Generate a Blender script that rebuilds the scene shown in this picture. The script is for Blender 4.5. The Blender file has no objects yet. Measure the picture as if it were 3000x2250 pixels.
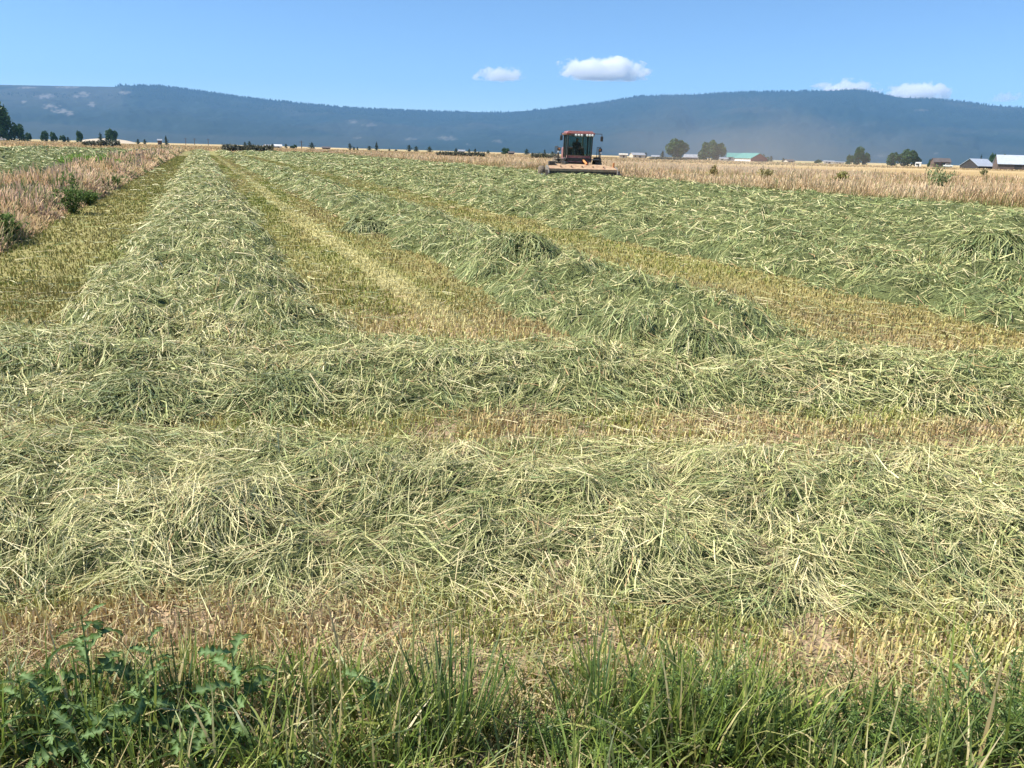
import bpy, bmesh, math, random
import numpy as np
from mathutils import Vector, Matrix

R = math.radians
random.seed(7)
rng = np.random.default_rng(11)
scene = bpy.context.scene
C = scene.collection

# ------------------------------------------------------------------ camera
F_PX = 2252.0                    # focal length in pixels of the 3000 px wide photograph
CAM_Z = 1.6
PITCH = math.atan(678.4 / F_PX)
ROLL = math.atan(0.0282)
CAM_M = Matrix.Rotation(math.pi / 2 - PITCH, 3, 'X') @ Matrix.Rotation(ROLL, 3, 'Z')
cam_data = bpy.data.cameras.new('camera')
cam_data.sensor_width = 36.0
cam_data.lens = 36.0 * F_PX / 3000.0
cam_data.clip_start = 0.05
cam_data.clip_end = 80000.0
cam = bpy.data.objects.new('camera', cam_data)
C.objects.link(cam)
cam.matrix_world = Matrix.Translation((0, 0, CAM_Z)) @ CAM_M.to_4x4()
scene.camera = cam

# ------------------------------------------------------------------ world, sun, exposure
SUN_EL, SUN_AZ = R(51), R(-96)          # azimuth measured from +Y towards +X
world = bpy.data.worlds.new('World')
scene.world = world
world.use_nodes = True
wn = world.node_tree
bg = wn.nodes['Background']
sky = wn.nodes.new('ShaderNodeTexSky')
sky.sky_type = 'NISHITA'
sky.sun_disc = False
sky.sun_elevation = SUN_EL
sky.sun_rotation = SUN_AZ
sky.altitude = 1500
sky.air_density = 1.0
sky.dust_density = 0.0
sky.ozone_density = 8.0
wn.links.new(sky.outputs[0], bg.inputs[0])
bg.inputs[1].default_value = 0.085
sl = bpy.data.lights.new('sun', 'SUN')
sl.energy = 5.0
sl.angle = R(0.53)
sl.color = (1.0, 0.94, 0.84)
sun = bpy.data.objects.new('sun', sl)
C.objects.link(sun)
sd = Vector((math.sin(SUN_AZ) * math.cos(SUN_EL), math.cos(SUN_AZ) * math.cos(SUN_EL), math.sin(SUN_EL)))
sun.rotation_euler = (-sd).to_track_quat('-Z', 'Y').to_euler()
sun.location = sd * 50
vs = scene.view_settings
vs.view_transform = 'Standard'
vs.look = 'None'
vs.gamma = 1.0
vs.use_curve_mapping = False
vs.exposure = 0.88
scene.render.engine = 'CYCLES'
cy = scene.cycles
cy.max_bounces = 12
cy.diffuse_bounces = 3
cy.glossy_bounces = 2
cy.transmission_bounces = 4
cy.transparent_max_bounces = 8
cy.volume_bounces = 10
cy.use_denoising = True
cy.sample_clamp_indirect = 6.0

# ------------------------------------------------------------------ photo pixels to directions and places
def ray(x, y):
    return (CAM_M @ Vector(((x - 1500) / F_PX, -(y - 1125) / F_PX, -1.0))).normalized()

def azimuth(x, y=440):
    d = ray(x, y)
    return math.atan2(d.x, d.y)

def ground_at(x, y, z=0.0):
    d = ray(x, y)
    t = (z - CAM_Z) / d.z
    return Vector((d.x * t, d.y * t, z))

def polar(az, dist):
    return math.sin(az) * dist, math.cos(az) * dist

def height_at(x, ytop, dist):
    d = ray(x, ytop)
    return CAM_Z + dist * d.z / math.hypot(d.x, d.y)

ROW_AZ = azimuth(583, 420)                    # the direction of the long windrows
SA, CA = math.sin(ROW_AZ), math.cos(ROW_AZ)
def to_uv(x, y):
    return x * SA + y * CA, x * CA - y * SA
def to_xy(u, v):
    return u * SA + v * CA, u * CA - v * SA

# ------------------------------------------------------------------ noise
TBL = np.random.default_rng(5).random((256, 256))
def vnoise(x, y):
    x = np.asarray(x, float); y = np.asarray(y, float)
    ix = np.floor(x).astype(int); iy = np.floor(y).astype(int)
    fx = x - ix; fy = y - iy
    fx = fx * fx * (3 - 2 * fx); fy = fy * fy * (3 - 2 * fy)
    a = TBL[ix & 255, iy & 255]; b = TBL[(ix + 1) & 255, iy & 255]
    c = TBL[ix & 255, (iy + 1) & 255]; d = TBL[(ix + 1) & 255, (iy + 1) & 255]
    return (a * (1 - fx) + b * fx) * (1 - fy) + (c * (1 - fx) + d * fx) * fy
def fbm(x, y, o=3, g=0.5):
    s = 0; a = 1; t = 0
    for k in range(o):
        s = s + a * vnoise(x + 17.3 * k, y + 9.1 * k); t += a; a *= g
        x = x * 2.03; y = y * 2.03
    return s / t
def sstep(a, b, x):
    t = np.clip((np.asarray(x, float) - a) / (b - a), 0, 1)          # b may lie below a
    return t * t * (3 - 2 * t)

# ------------------------------------------------------------------ objects and tags
def tag(o, label=None, cat=None, group=None, kind=None):
    if label: o['label'] = label
    if cat: o['category'] = cat
    if group: o['group'] = group
    if kind: o['kind'] = kind
    return o

def empty(name, loc=(0, 0, 0), rz=0.0):
    o = bpy.data.objects.new(name, None)
    o.empty_display_size = 0.3
    C.objects.link(o)
    o.location = loc
    o.rotation_euler = (0, 0, rz)
    return o

def link_mesh(name, me, mat=None, parent=None):
    o = bpy.data.objects.new(name, me)
    C.objects.link(o)
    if mat is not None and not me.materials: me.materials.append(mat)
    if parent is not None: o.parent = parent
    return o

def np_mesh(name, V, Q, col=None, smooth=False):
    """V (n,3); Q (m,k) faces all of k corners; col (n,3) point colours"""
    me = bpy.data.meshes.new(name)
    V = np.ascontiguousarray(V, dtype=np.float32); Q = np.ascontiguousarray(Q, dtype=np.int32)
    k = Q.shape[1]
    me.vertices.add(len(V)); me.vertices.foreach_set('co', V.ravel())
    me.loops.add(Q.size); me.loops.foreach_set('vertex_index', Q.ravel())
    me.polygons.add(len(Q)); me.polygons.foreach_set('loop_start', np.arange(len(Q), dtype=np.int32) * k)
    if smooth: me.polygons.foreach_set('use_smooth', np.ones(len(Q), dtype=bool))
    if col is not None:
        at = me.attributes.new('Col', 'FLOAT_COLOR', 'POINT')
        c4 = np.ones((len(V), 4), dtype=np.float32); c4[:, :3] = col
        at.data.foreach_set('color', c4.ravel())
    me.update(calc_edges=True)
    return me

def grid_mesh(name, X, Y, Z, col=None, smooth=True):
    n, m = X.shape
    idx = np.arange(n * m).reshape(n, m)
    Q = np.stack([idx[:-1, :-1], idx[1:, :-1], idx[1:, 1:], idx[:-1, 1:]], -1).reshape(-1, 4)
    return np_mesh(name, np.stack([X, Y, Z], -1).reshape(-1, 3), Q, None if col is None else col.reshape(-1, 3), smooth)

class MB:
    """collects shapes, built as one mesh object"""
    def __init__(s): s.v = []; s.f = []; s.sm = []
    def add(s, vs, fs, smooth=False, M=None):
        b = len(s.v)
        for p in vs:
            p = Vector(p)
            s.v.append(tuple(M @ p if M else p))
        for f in fs: s.f.append(tuple(b + i for i in f)); s.sm.append(smooth)
        return s
    def box(s, c, d, M=None, bev=0.0):
        x, y, z = (t / 2 for t in d)
        if bev <= 0:
            vs = [(c[0] + a * x, c[1] + b * y, c[2] + e * z) for a in (-1, 1) for b in (-1, 1) for e in (-1, 1)]
            return s.add(vs, [(0, 1, 3, 2), (4, 6, 7, 5), (0, 4, 5, 1), (2, 3, 7, 6), (0, 2, 6, 4), (1, 5, 7, 3)], M=M)
        bm = bmesh.new(); bmesh.ops.create_cube(bm, size=1.0)
        for v in bm.verts: v.co = Vector((v.co.x * d[0] + c[0], v.co.y * d[1] + c[1], v.co.z * d[2] + c[2]))
        bmesh.ops.bevel(bm, geom=list(bm.edges), offset=bev, segments=2, affect='EDGES', profile=0.5)
        bm.verts.index_update()
        s.add([v.co.copy() for v in bm.verts], [[v.index for v in f.verts] for f in bm.faces], M=M); bm.free()
        return s
    def tube(s, a, b, r0, r1=None, n=10, caps=True):
        a = Vector(a); b = Vector(b); r1 = r0 if r1 is None else r1
        q = (b - a).normalized().to_track_quat('Z', 'Y')
        vs = []
        for p, r in ((a, r0), (b, r1)):
            for k in range(n):
                t = 2 * math.pi * k / n
                vs.append(p + q @ Vector((r * math.cos(t), r * math.sin(t), 0)))
        s.add(vs, [(k, (k + 1) % n, n + (k + 1) % n, n + k) for k in range(n)], True)
        if caps:
            s.add(vs[:n], [tuple(range(n))[::-1]]); s.add(vs[n:], [tuple(range(n))])
        return s
    def path(s, pts, r, n=8):
        for a, b in zip(pts, pts[1:]): s.tube(a, b, r, r, n)
        return s
    def lathe(s, prof, n=24, M=None):
        """prof: (axial x, radius) revolved about the X axis"""
        vs = []; fs = []
        for (ax, r) in prof:
            for k in range(n):
                t = 2 * math.pi * k / n
                vs.append((ax, r * math.cos(t), r * math.sin(t)))
        for i in range(len(prof) - 1):
            for k in range(n):
                k2 = (k + 1) % n
                fs.append((i * n + k, i * n + k2, (i + 1) * n + k2, (i + 1) * n + k))
        return s.add(vs, fs, True, M)
    def prism(s, poly, x0, x1, M=None):
        """poly of (y, z) extruded along X"""
        n = len(poly)
        vs = [(x0, a, b) for a, b in poly] + [(x1, a, b) for a, b in poly]
        return s.add(vs, [tuple(range(n)), tuple(range(2 * n - 1, n - 1, -1))] + [(k, n + k, n + (k + 1) % n, (k + 1) % n) for k in range(n)], M=M)
    def build(s, name, mat, parent=None, bevel=0.0):
        me = bpy.data.meshes.new(name)
        me.from_pydata(s.v, [], s.f)
        me.polygons.foreach_set('use_smooth', s.sm)
        bm = bmesh.new(); bm.from_mesh(me); bmesh.ops.recalc_face_normals(bm, faces=list(bm.faces)); bm.to_mesh(me); bm.free()
        me.update()
        return link_mesh(name, me, mat, parent)

# ------------------------------------------------------------------ materials
def new_mat(name):
    m = bpy.data.materials.new(name); m.use_nodes = True
    nt = m.node_tree
    return m, nt, nt.nodes['Principled BSDF'], nt.nodes['Material Output']
def nd(nt, t, **kw):
    n = nt.nodes.new(t)
    for k, v in kw.items(): setattr(n, k, v)
    return n
def spec(p, v):
    p.inputs['Specular IOR Level'].default_value = v

def plain(name, col, rough=0.6, metal=0.0, var=0.25, scale=3.0, dust=None, dustamt=0.0, bump=0.0):
    """painted or natural surface with noise wear, optional dust colour"""
    m, nt, p, out = new_mat(name)
    tc = nd(nt, 'ShaderNodeTexCoord')
    n1 = nd(nt, 'ShaderNodeTexNoise'); n1.inputs['Scale'].default_value = scale; n1.inputs['Detail'].default_value = 6
    nt.links.new(tc.outputs['Object'], n1.inputs['Vector'])
    mr = nd(nt, 'ShaderNodeMapRange'); mr.inputs[1].default_value = 0.3; mr.inputs[2].default_value = 0.7
    mr.inputs[3].default_value = 1 - var; mr.inputs[4].default_value = 1 + var
    nt.links.new(n1.outputs['Fac'], mr.inputs[0])
    mx = nd(nt, 'ShaderNodeVectorMath', operation='SCALE'); mx.inputs[0].default_value = col
    nt.links.new(mr.outputs[0], mx.inputs['Scale'])
    src = mx.outputs[0]
    if dust:
        n2 = nd(nt, 'ShaderNodeTexNoise'); n2.inputs['Scale'].default_value = scale * 2.3; n2.inputs['Detail'].default_value = 8
        nt.links.new(tc.outputs['Object'], n2.inputs['Vector'])
        m2 = nd(nt, 'ShaderNodeMapRange'); m2.inputs[1].default_value = 0.35; m2.inputs[2].default_value = 0.65
        m2.inputs[3].default_value = dustamt * 0.4; m2.inputs[4].default_value = min(1, dustamt * 1.5)
        nt.links.new(n2.outputs['Fac'], m2.inputs[0])
        mix = nd(nt, 'ShaderNodeMix', data_type='RGBA'); mix.inputs[7].default_value = (*dust, 1)
        nt.links.new(m2.outputs[0], mix.inputs[0]); nt.links.new(src, mix.inputs[6]); src = mix.outputs[2]
    nt.links.new(src, p.inputs['Base Color'])
    p.inputs['Roughness'].default_value = rough; p.inputs['Metallic'].default_value = metal; spec(p, 0.3)
    if bump:
        b = nd(nt, 'ShaderNodeBump'); b.inputs['Strength'].default_value = bump
        nt.links.new(n1.outputs['Fac'], b.inputs['Height']); nt.links.new(b.outputs[0], p.inputs['Normal'])
    return m

def attr_mat(name, rough=0.6, transl=0.25, sp=0.25, gain=1.0):
    """vegetation: colour per blade or leaf from the mesh, with light passing through"""
    m, nt, p, out = new_mat(name)
    a = nd(nt, 'ShaderNodeAttribute', attribute_name='Col')
    src = a.outputs['Color']
    nt.links.new(src, p.inputs['Base Color'])
    p.inputs['Roughness'].default_value = rough; spec(p, sp)
    if transl > 0:
        t = nd(nt, 'ShaderNodeBsdfTranslucent'); nt.links.new(src, t.inputs['Color'])
        mix = nd(nt, 'ShaderNodeMixShader'); mix.inputs[0].default_value = transl
        nt.links.new(p.outputs[0], mix.inputs[1]); nt.links.new(t.outputs[0], mix.inputs[2])
        nt.links.new(mix.outputs[0], out.inputs['Surface'])
    return m

M_STRAW = attr_mat('cut_hay', 0.5, 0.08, 0.28)
M_STUB = attr_mat('stubble', 0.7, 0.15, 0.2)
M_GRASS = attr_mat('green_grass', 0.45, 0.3, 0.4)
M_DRY = attr_mat('dry_grass', 0.7, 0.3, 0.2)
M_LEAF = attr_mat('tree_leaf', 0.55, 0.25, 0.3)
M_MOUNT = attr_mat('forest_hillside', 0.9, 0.0, 0.1)
M_FIR = attr_mat('forest_trees', 0.9, 0.0, 0.1)
M_BARK = plain('bark', (0.12, 0.09, 0.065), 0.9, scale=8, bump=0.4)

def mound_mat():
    m, nt, p, out = new_mat('packed_hay')
    a = nd(nt, 'ShaderNodeAttribute', attribute_name='Col')
    tc = nd(nt, 'ShaderNodeTexCoord')
    n1 = nd(nt, 'ShaderNodeTexNoise'); n1.inputs['Scale'].default_value = 28; n1.inputs['Detail'].default_value = 8
    nt.links.new(tc.outputs['Object'], n1.inputs['Vector'])
    mr = nd(nt, 'ShaderNodeMapRange'); mr.inputs[1].default_value = 0.3; mr.inputs[2].default_value = 0.7
    mr.inputs[3].default_value = 0.5; mr.inputs[4].default_value = 1.3
    nt.links.new(n1.outputs['Fac'], mr.inputs[0])
    mx = nd(nt, 'ShaderNodeVectorMath', operation='SCALE')
    nt.links.new(a.outputs['Color'], mx.inputs[0]); nt.links.new(mr.outputs[0], mx.inputs['Scale'])
    nt.links.new(mx.outputs[0], p.inputs['Base Color']); p.inputs['Roughness'].default_value = 0.9; spec(p, 0.1)
    b = nd(nt, 'ShaderNodeBump'); b.inputs['Strength'].default_value = 0.8; b.inputs['Distance'].default_value = 0.05
    nt.links.new(n1.outputs['Fac'], b.inputs['Height']); nt.links.new(b.outputs[0], p.inputs['Normal'])
    return m
M_MOUND = mound_mat()

def ground_mat():
    m, nt, p, out = new_mat('field_soil')
    a = nd(nt, 'ShaderNodeAttribute', attribute_name='Col')
    tc = nd(nt, 'ShaderNodeTexCoord')
    mp = nd(nt, 'ShaderNodeMapping'); mp.inputs['Rotation'].default_value = (0, 0, ROW_AZ); mp.inputs['Scale'].default_value = (1, 0.12, 1)
    nt.links.new(tc.outputs['Object'], mp.inputs['Vector'])
    n1 = nd(nt, 'ShaderNodeTexNoise'); n1.inputs['Scale'].default_value = 2.2; n1.inputs['Detail'].default_value = 9; n1.inputs['Roughness'].default_value = 0.7
    nt.links.new(mp.outputs[0], n1.inputs['Vector'])
    n2 = nd(nt, 'ShaderNodeTexNoise'); n2.inputs['Scale'].default_value = 30; n2.inputs['Detail'].default_value = 8
    nt.links.new(tc.outputs['Object'], n2.inputs['Vector'])
    s1 = nd(nt, 'ShaderNodeMapRange'); s1.inputs[1].default_value = 0.3; s1.inputs[2].default_value = 0.7; s1.inputs[3].default_value = 0.7; s1.inputs[4].default_value = 1.3
    s2 = nd(nt, 'ShaderNodeMapRange'); s2.inputs[1].default_value = 0.3; s2.inputs[2].default_value = 0.7; s2.inputs[3].default_value = 0.6; s2.inputs[4].default_value = 1.35
    nt.links.new(n1.outputs['Fac'], s1.inputs[0]); nt.links.new(n2.outputs['Fac'], s2.inputs[0])
    mu = nd(nt, 'ShaderNodeMath', operation='MULTIPLY'); nt.links.new(s1.outputs[0], mu.inputs[0]); nt.links.new(s2.outputs[0], mu.inputs[1])
    mx = nd(nt, 'ShaderNodeVectorMath', operation='SCALE')
    nt.links.new(a.outputs['Color'], mx.inputs[0]); nt.links.new(mu.outputs[0], mx.inputs['Scale'])
    nt.links.new(mx.outputs[0], p.inputs['Base Color']); p.inputs['Roughness'].default_value = 0.95; spec(p, 0.1)
    b = nd(nt, 'ShaderNodeBump'); b.inputs['Strength'].default_value = 0.7; b.inputs['Distance'].default_value = 0.03
    nt.links.new(n2.outputs['Fac'], b.inputs['Height']); nt.links.new(b.outputs[0], p.inputs['Normal'])
    return m
M_GROUND = ground_mat()

# ------------------------------------------------------------------ the field: heights and zones
VERGE0, VERGE1 = -6.0, -2.9          # the weedy verge beside the mown field
CROP_V = 28.0                        # edge of the standing crop
def crop_edge(u):
    return np.interp(u, [-10, 18, 38, 47, 48.5, 240], [32.5, 31.0, 27.3, 26.2, 27.6, 27.6]) + 0.4 * (fbm(u * 0.4, u * 0 + 2, 2) - 0.5)
FIELD_END = 178.0                    # far end of the long windrows

def ground_z(x, y):
    d = np.hypot(x, y)
    return 0.3 * sstep(60, 320, d) + 0.03 * (fbm(x * 0.25, y * 0.25, 2) - 0.5) * sstep(2, 8, d)

# windrows: kind, centre, half width, height, start, end
ROWS = {
    'near_cross': ('x', 3.24, 0.86, 0.10, -6.0, 7.0),
    'far_cross': ('x', 5.52, 0.92, 0.12, -8.0, 9.5),
    'row1': ('v', -0.05, 1.12, 0.21, 6.3, FIELD_END),
    'row2': ('v', 4.2, 1.2, 0.24, 5.0, FIELD_END),
    'row3': ('v', 9.45, 2.0, 0.27, 3.2, FIELD_END),
    'row4': ('v', 13.9, 2.35, 0.28, 7.0, FIELD_END),
    'row5': ('v', 18.5, 2.35, 0.28, 9.5, FIELD_END),
    'row6': ('v', 23.1, 2.35, 0.28, 12.0, FIELD_END),
    'left1': ('v', -8.6, 1.8, 0.36, 24.0, 150.0),
    'left2': ('v', -13.2, 2.1, 0.36, 44.0, 150.0),
    'left3': ('v', -17.8, 2.1, 0.36, 66.0, 150.0),
    'left4': ('v', -22.5, 2.1, 0.36, 88.0, 150.0),
}
def row_profile(key, x, y):
    k, c, hw, h, a, b = ROWS[key]
    if k == 'x':
        s, d = x, y - c - 0.05 * np.sin(x * 0.9 + c) - 0.035 * x
    else:
        u, v = to_uv(x, y); s, d = u, v - c
    hw2 = hw * (((0.90 + 0.28 * fbm(x * 2.2 + 3 * c, y * 2.2, 3)) * (1 + (0.34 if key == 'far_cross' else 0.0) * sstep(0.2, -2.2, x) * sstep(0.3, 0.55, fbm(x * 1.1, y * 1.1 + 7, 2)))) if k == 'x' else (0.66 + 0.68 * fbm(x * 1.3 + 3 * c, y * 1.3, 3)))
    p = np.clip(1 - np.abs(d / hw2) ** 2.9, 0, 1) ** 0.9
    return p * sstep(a, a + 0.9, s) * (1 - sstep(b - 3, b, s))
def row_height(key, x, y):
    p = row_profile(key, x, y)
    H = ROWS[key][3]
    q = np.sqrt(p)
    n1 = fbm(x * 1.7, y * 1.7, 2); n2 = fbm(x * 4.6 + 5, y * 4.6, 2); n3 = np.abs(fbm(x * 2.6 + 40, y * 2.6, 2) - 0.5) * 2; n4 = np.abs(fbm(x * 7.5 + 11, y * 7.5, 2) - 0.5) * 2
    A = 1.0 if ROWS[key][0] == 'x' else 1.6
    return p * H * (0.25 + 1.35 * n1) + q * A * 0.10 * (n2 - 0.5) + q * A * 0.11 * (0.35 - n4) + q * H * 0.35 * (0.5 - n3) * 0.8
def hay_z(x, y, keys=None):
    z = np.zeros_like(np.asarray(x, float))
    for k in (keys or ROWS): z = np.maximum(z, row_height(k, x, y))
    return z

# ------------------------------------------------------------------ ground sheet
def zone_color(x, y):
    """the land's own colours: stubble soil, mown strips, tan pasture, far fields"""
    u, v = to_uv(x, y)
    d = np.hypot(x, y)
    shp = x.shape + (3,)
    def c(*k): return np.broadcast_to(np.array(k), shp).copy()
    def mix(a, b, t): return a * (1 - t[..., None]) + b * t[..., None]
    soil = c(0.34, 0.25, 0.16); mown = c(0.29, 0.265, 0.105); green = c(0.18, 0.21, 0.06)
    tan = c(0.42, 0.30, 0.14); pale = c(0.55, 0.42, 0.22); olive = c(0.24, 0.25, 0.10)
    col = mix(soil, mown, sstep(5, 12, d))
    col = mix(col, green, sstep(0.45, 0.7, fbm(v * 0.9 + 3, u * 0.12, 3)) * sstep(5, 9, d) * 0.7)
    # bleached wheel line in the first strip
    tr = np.exp(-((v - 2.05 - 0.06 * np.sin(u * 0.2)) / 0.18) ** 2) * sstep(7, 12, d)
    col = mix(col, c(0.52, 0.47, 0.22), tr * 0.95)
    # verge
    ver = sstep(VERGE0 - 0.5, VERGE0 + 0.3, v) * (1 - sstep(VERGE1 - 0.3, VERGE1 + 0.1, v))
    col = mix(col, c(0.17, 0.12, 0.08), ver)
    # field beyond the verge
    col = mix(col, c(0.22, 0.26, 0.09), 1 - sstep(VERGE0 - 0.6, VERGE0, v))
    # standing crop and beyond
    col = mix(col, tan, sstep(CROP_V + 2, CROP_V + 4, v))
    far = sstep(FIELD_END - 8, FIELD_END + 4, u) * (v > VERGE0)
    col = mix(col, tan, far)
    far2 = sstep(146, 156, u) * (v <= VERGE0)
    col = mix(col, pale, far2); col = mix(col, tan, sstep(175, 190, u) * (v <= VERGE0))
    # distant fields in strips
    n = fbm(d * 0.011 + 9, np.arctan2(x, y) * 6, 3)
    fd = sstep(190, 260, d)
    col = mix(col, mix(mix(tan, pale, sstep(0.35, 0.6, n)), olive, sstep(0.6, 0.72, n)), fd)
    col = mix(col, c(0.06, 0.08, 0.05), sstep(2600, 3400, d))
    return col

def build_ground():
    t = np.linspace(0, 1, 330)
    ys = np.concatenate([-np.geomspace(4000, 3, 20), np.linspace(-2, 14, 90), 14 * (7300 / 14.) ** np.linspace(0.008, 1, 170)])
    half = np.concatenate([np.linspace(0, 12, 70), 12 * (7000 / 12.) ** np.linspace(0.012, 1, 100)])
    xs = np.concatenate([-half[:0:-1], half])
    X, Y = np.meshgrid(xs, ys, indexing='ij')
    Z = ground_z(X, Y) + 0.015 * (fbm(X * 6, Y * 6, 2) - 0.5) * (np.hypot(X, Y) < 15)
    me = grid_mesh('field_ground', X, Y, Z, zone_color(X, Y))
    tag(link_mesh('field_ground', me, M_GROUND), 'flat mown hay field and dry pasture reaching to the hills', 'ground', kind='structure')
build_ground()

# ------------------------------------------------------------------ the forested ridge
RIDGE = [(-900, 252), (-300, 250), (0, 248), (163, 251), (340, 254), (352, 250), (468, 252), (583, 266), (705, 285), (868, 302), (1017, 315), (1166, 323), (1302, 327),
         (1478, 329), (1600, 320), (1763, 301), (1871, 282), (2034, 277), (2170, 270), (2305, 268), (2441, 266), (2509, 262), (2577, 273), (2631, 285), (2726, 290),
         (2821, 297), (2889, 308), (3000, 316), (3400, 330), (4000, 318)]
R_BASE, R_TOP, R_END = 3300.0, 6800.0, 8400.0
def ridge_tan():
    az, tn = [], []
    for x, y in RIDGE:
        d = ray(x, y); az.append(math.atan2(d.x, d.y)); tn.append(d.z / math.hypot(d.x, d.y))
    return np.array(az), np.array(tn)
RZ_AZ, RZ_TAN = ridge_tan()
def mount_z(az, r):
    tn = np.interp(az, RZ_AZ, RZ_TAN)
    top = CAM_Z + tn * R_TOP
    t = np.clip((r - R_BASE) / (R_TOP - R_BASE), 0, 1)
    w = t ** 1.25
    x = np.sin(az) * r; y = np.cos(az) * r
    spur = fbm(az * 22 + 2, r * 0.0009, 5, 0.6) - 0.5
    z = top * w * (1 + 0.75 * spur * (1 - t) ** 0.8) + 55 * (fbm(x * 0.0016, y * 0.0016, 4) - 0.5) * t * (1 - t) * 4 * 0.6
    back = np.clip((r - R_TOP) / (R_END - R_TOP), 0, 1)
    return np.where(r > R_TOP, top * (1 - back) ** 1.0, z) - 1.0
def to_px(x, y, z):
    P = np.stack([x, y, np.asarray(z) - CAM_Z], -1) @ np.array(CAM_M)
    return 1500 + F_PX * P[..., 0] / -P[..., 2], 1125 - F_PX * P[..., 1] / -P[..., 2]
SCARS = [(130, 282, 26, 7), (150, 312, 26, 6), (185, 325, 30, 6), (205, 330, 16, 8), (245, 275, 16, 7), (270, 305, 10, 9), (70, 298, 10, 3), (80, 257, 26, 2.5), (200, 256, 40, 3), (365, 272, 14, 5),
         (225, 282, 10, 4), (1035, 356, 22, 5), (1085, 365, 22, 5), (1050, 404, 14, 3), (1200, 408, 16, 4), (1310, 405, 26, 7), (1372, 424, 12, 3), (1460, 414, 14, 5), (2440, 372, 6, 4), (2745, 449, 9, 3), (2580, 457, 16, 3), (2700, 323, 16, 3)]
def scar(px, py):
    s = np.zeros_like(px)
    for cx, cyy, rx, ry in SCARS:
        s = np.maximum(s, np.exp(-(((px - cx) / rx) ** 2 + ((py - cyy) / ry) ** 2) * 1.2))
    return s
def build_mountain():
    az = np.linspace(R(-60), R(60), 1000)
    r = np.concatenate([np.linspace(R_BASE, R_TOP, 85), np.linspace(R_TOP + 60, R_END, 12)])
    A, RR = np.meshgrid(az, r, indexing='ij')
    X, Y = np.sin(A) * RR, np.cos(A) * RR
    Z = mount_z(A, RR)
    px, py = to_px(X, Y, Z)
    base = np.array([0.014, 0.024, 0.021]); dry = np.array([0.045, 0.048, 0.040]); rock = np.array([0.30, 0.27, 0.25])
    n = fbm(X * 0.004, Y * 0.004, 4)
    grassy = (1 - sstep(330, 400, px)) * (1 - sstep(275, 345, py)) * sstep(0.3, 0.55, n + 0.1)
    mid = sstep(0.52, 0.68, fbm(X * 0.0012 + 7, Y * 0.0012, 4)) * 0.5
    col = base * (0.7 + 0.6 * n[..., None])
    t = np.maximum(grassy * 0.85, mid)[..., None]; col = col * (1 - t) + dry * t
    fade = np.where(px > 600, 0.22, 0.42)[..., None]
    s = np.clip(scar(px, py) * 1.5 - 0.25 + (fbm(px * 0.16, py * 0.3, 3) - 0.5) * 4.0, 0, 1)[..., None] * fade * (scar(px, py)[..., None] > 0.15)
    col = col * (1 - s) + rock * s
    tag(link_mesh('hills', grid_mesh('hills', X, Y, Z, col), M_MOUNT), 'long blue forested ridge closing off the valley', 'hills', kind='structure')
    # the trees of the forest, too far to be told apart
    n = 26000
    a = rng.uniform(R(-42), R(42), n); rr = R_BASE + (R_TOP - R_BASE) * rng.random(n) ** 0.6
    edge = rng.random(n) < 0.16
    rr = np.where(edge, R_TOP - rng.random(n) * 40, R_TOP - 60 - 900 * rng.random(n) ** 1.5)
    x, y = np.sin(a) * rr, np.cos(a) * rr
    z = mount_z(a, rr)
    px, py = to_px(x, y, z)
    bald = (scar(px, py) > 0.2) | ((px < 338) & (py < 272)) | ((px < 400) & (py < 330) & (rng.random(n) < 0.55))
    dens = fbm(x * 0.0025 + 3, y * 0.0025, 3)
    keep = ~bald & (dens > 0.36 + 0.25 * (rng.random(n) - 0.5))
    x, y, z, a = x[keep], y[keep], z[keep], a[keep]; n = len(x)
    h = np.where(edge[keep], rng.uniform(8, 20, n), rng.uniform(6, 13, n)); w = h * rng.uniform(0.22, 0.36, n)
    ph = rng.uniform(0, 6.28, n)
    V = np.zeros((n, 5, 3))
    for k in range(4):
        V[:, k] = np.stack([x + w * np.cos(ph + k * 1.5708), y + w * np.sin(ph + k * 1.5708), z - 1], -1)
    V[:, 4] = np.stack([x, y, z + h], -1)
    b = np.arange(n)[:, None] * 5
    Q = np.concatenate([b + np.array([[k, (k + 1) % 4, 4]]) for k in range(4)])
    col = np.array([0.016, 0.026, 0.022]) * rng.uniform(0.8, 1.2, n)[:, None]
    me = np_mesh('forest', V.reshape(-1, 3), Q, np.repeat(col, 5, 0))
    tag(link_mesh('forest', me, M_FIR), 'dark conifer forest covering the long ridge', 'forest', kind='stuff')
build_mountain()

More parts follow.
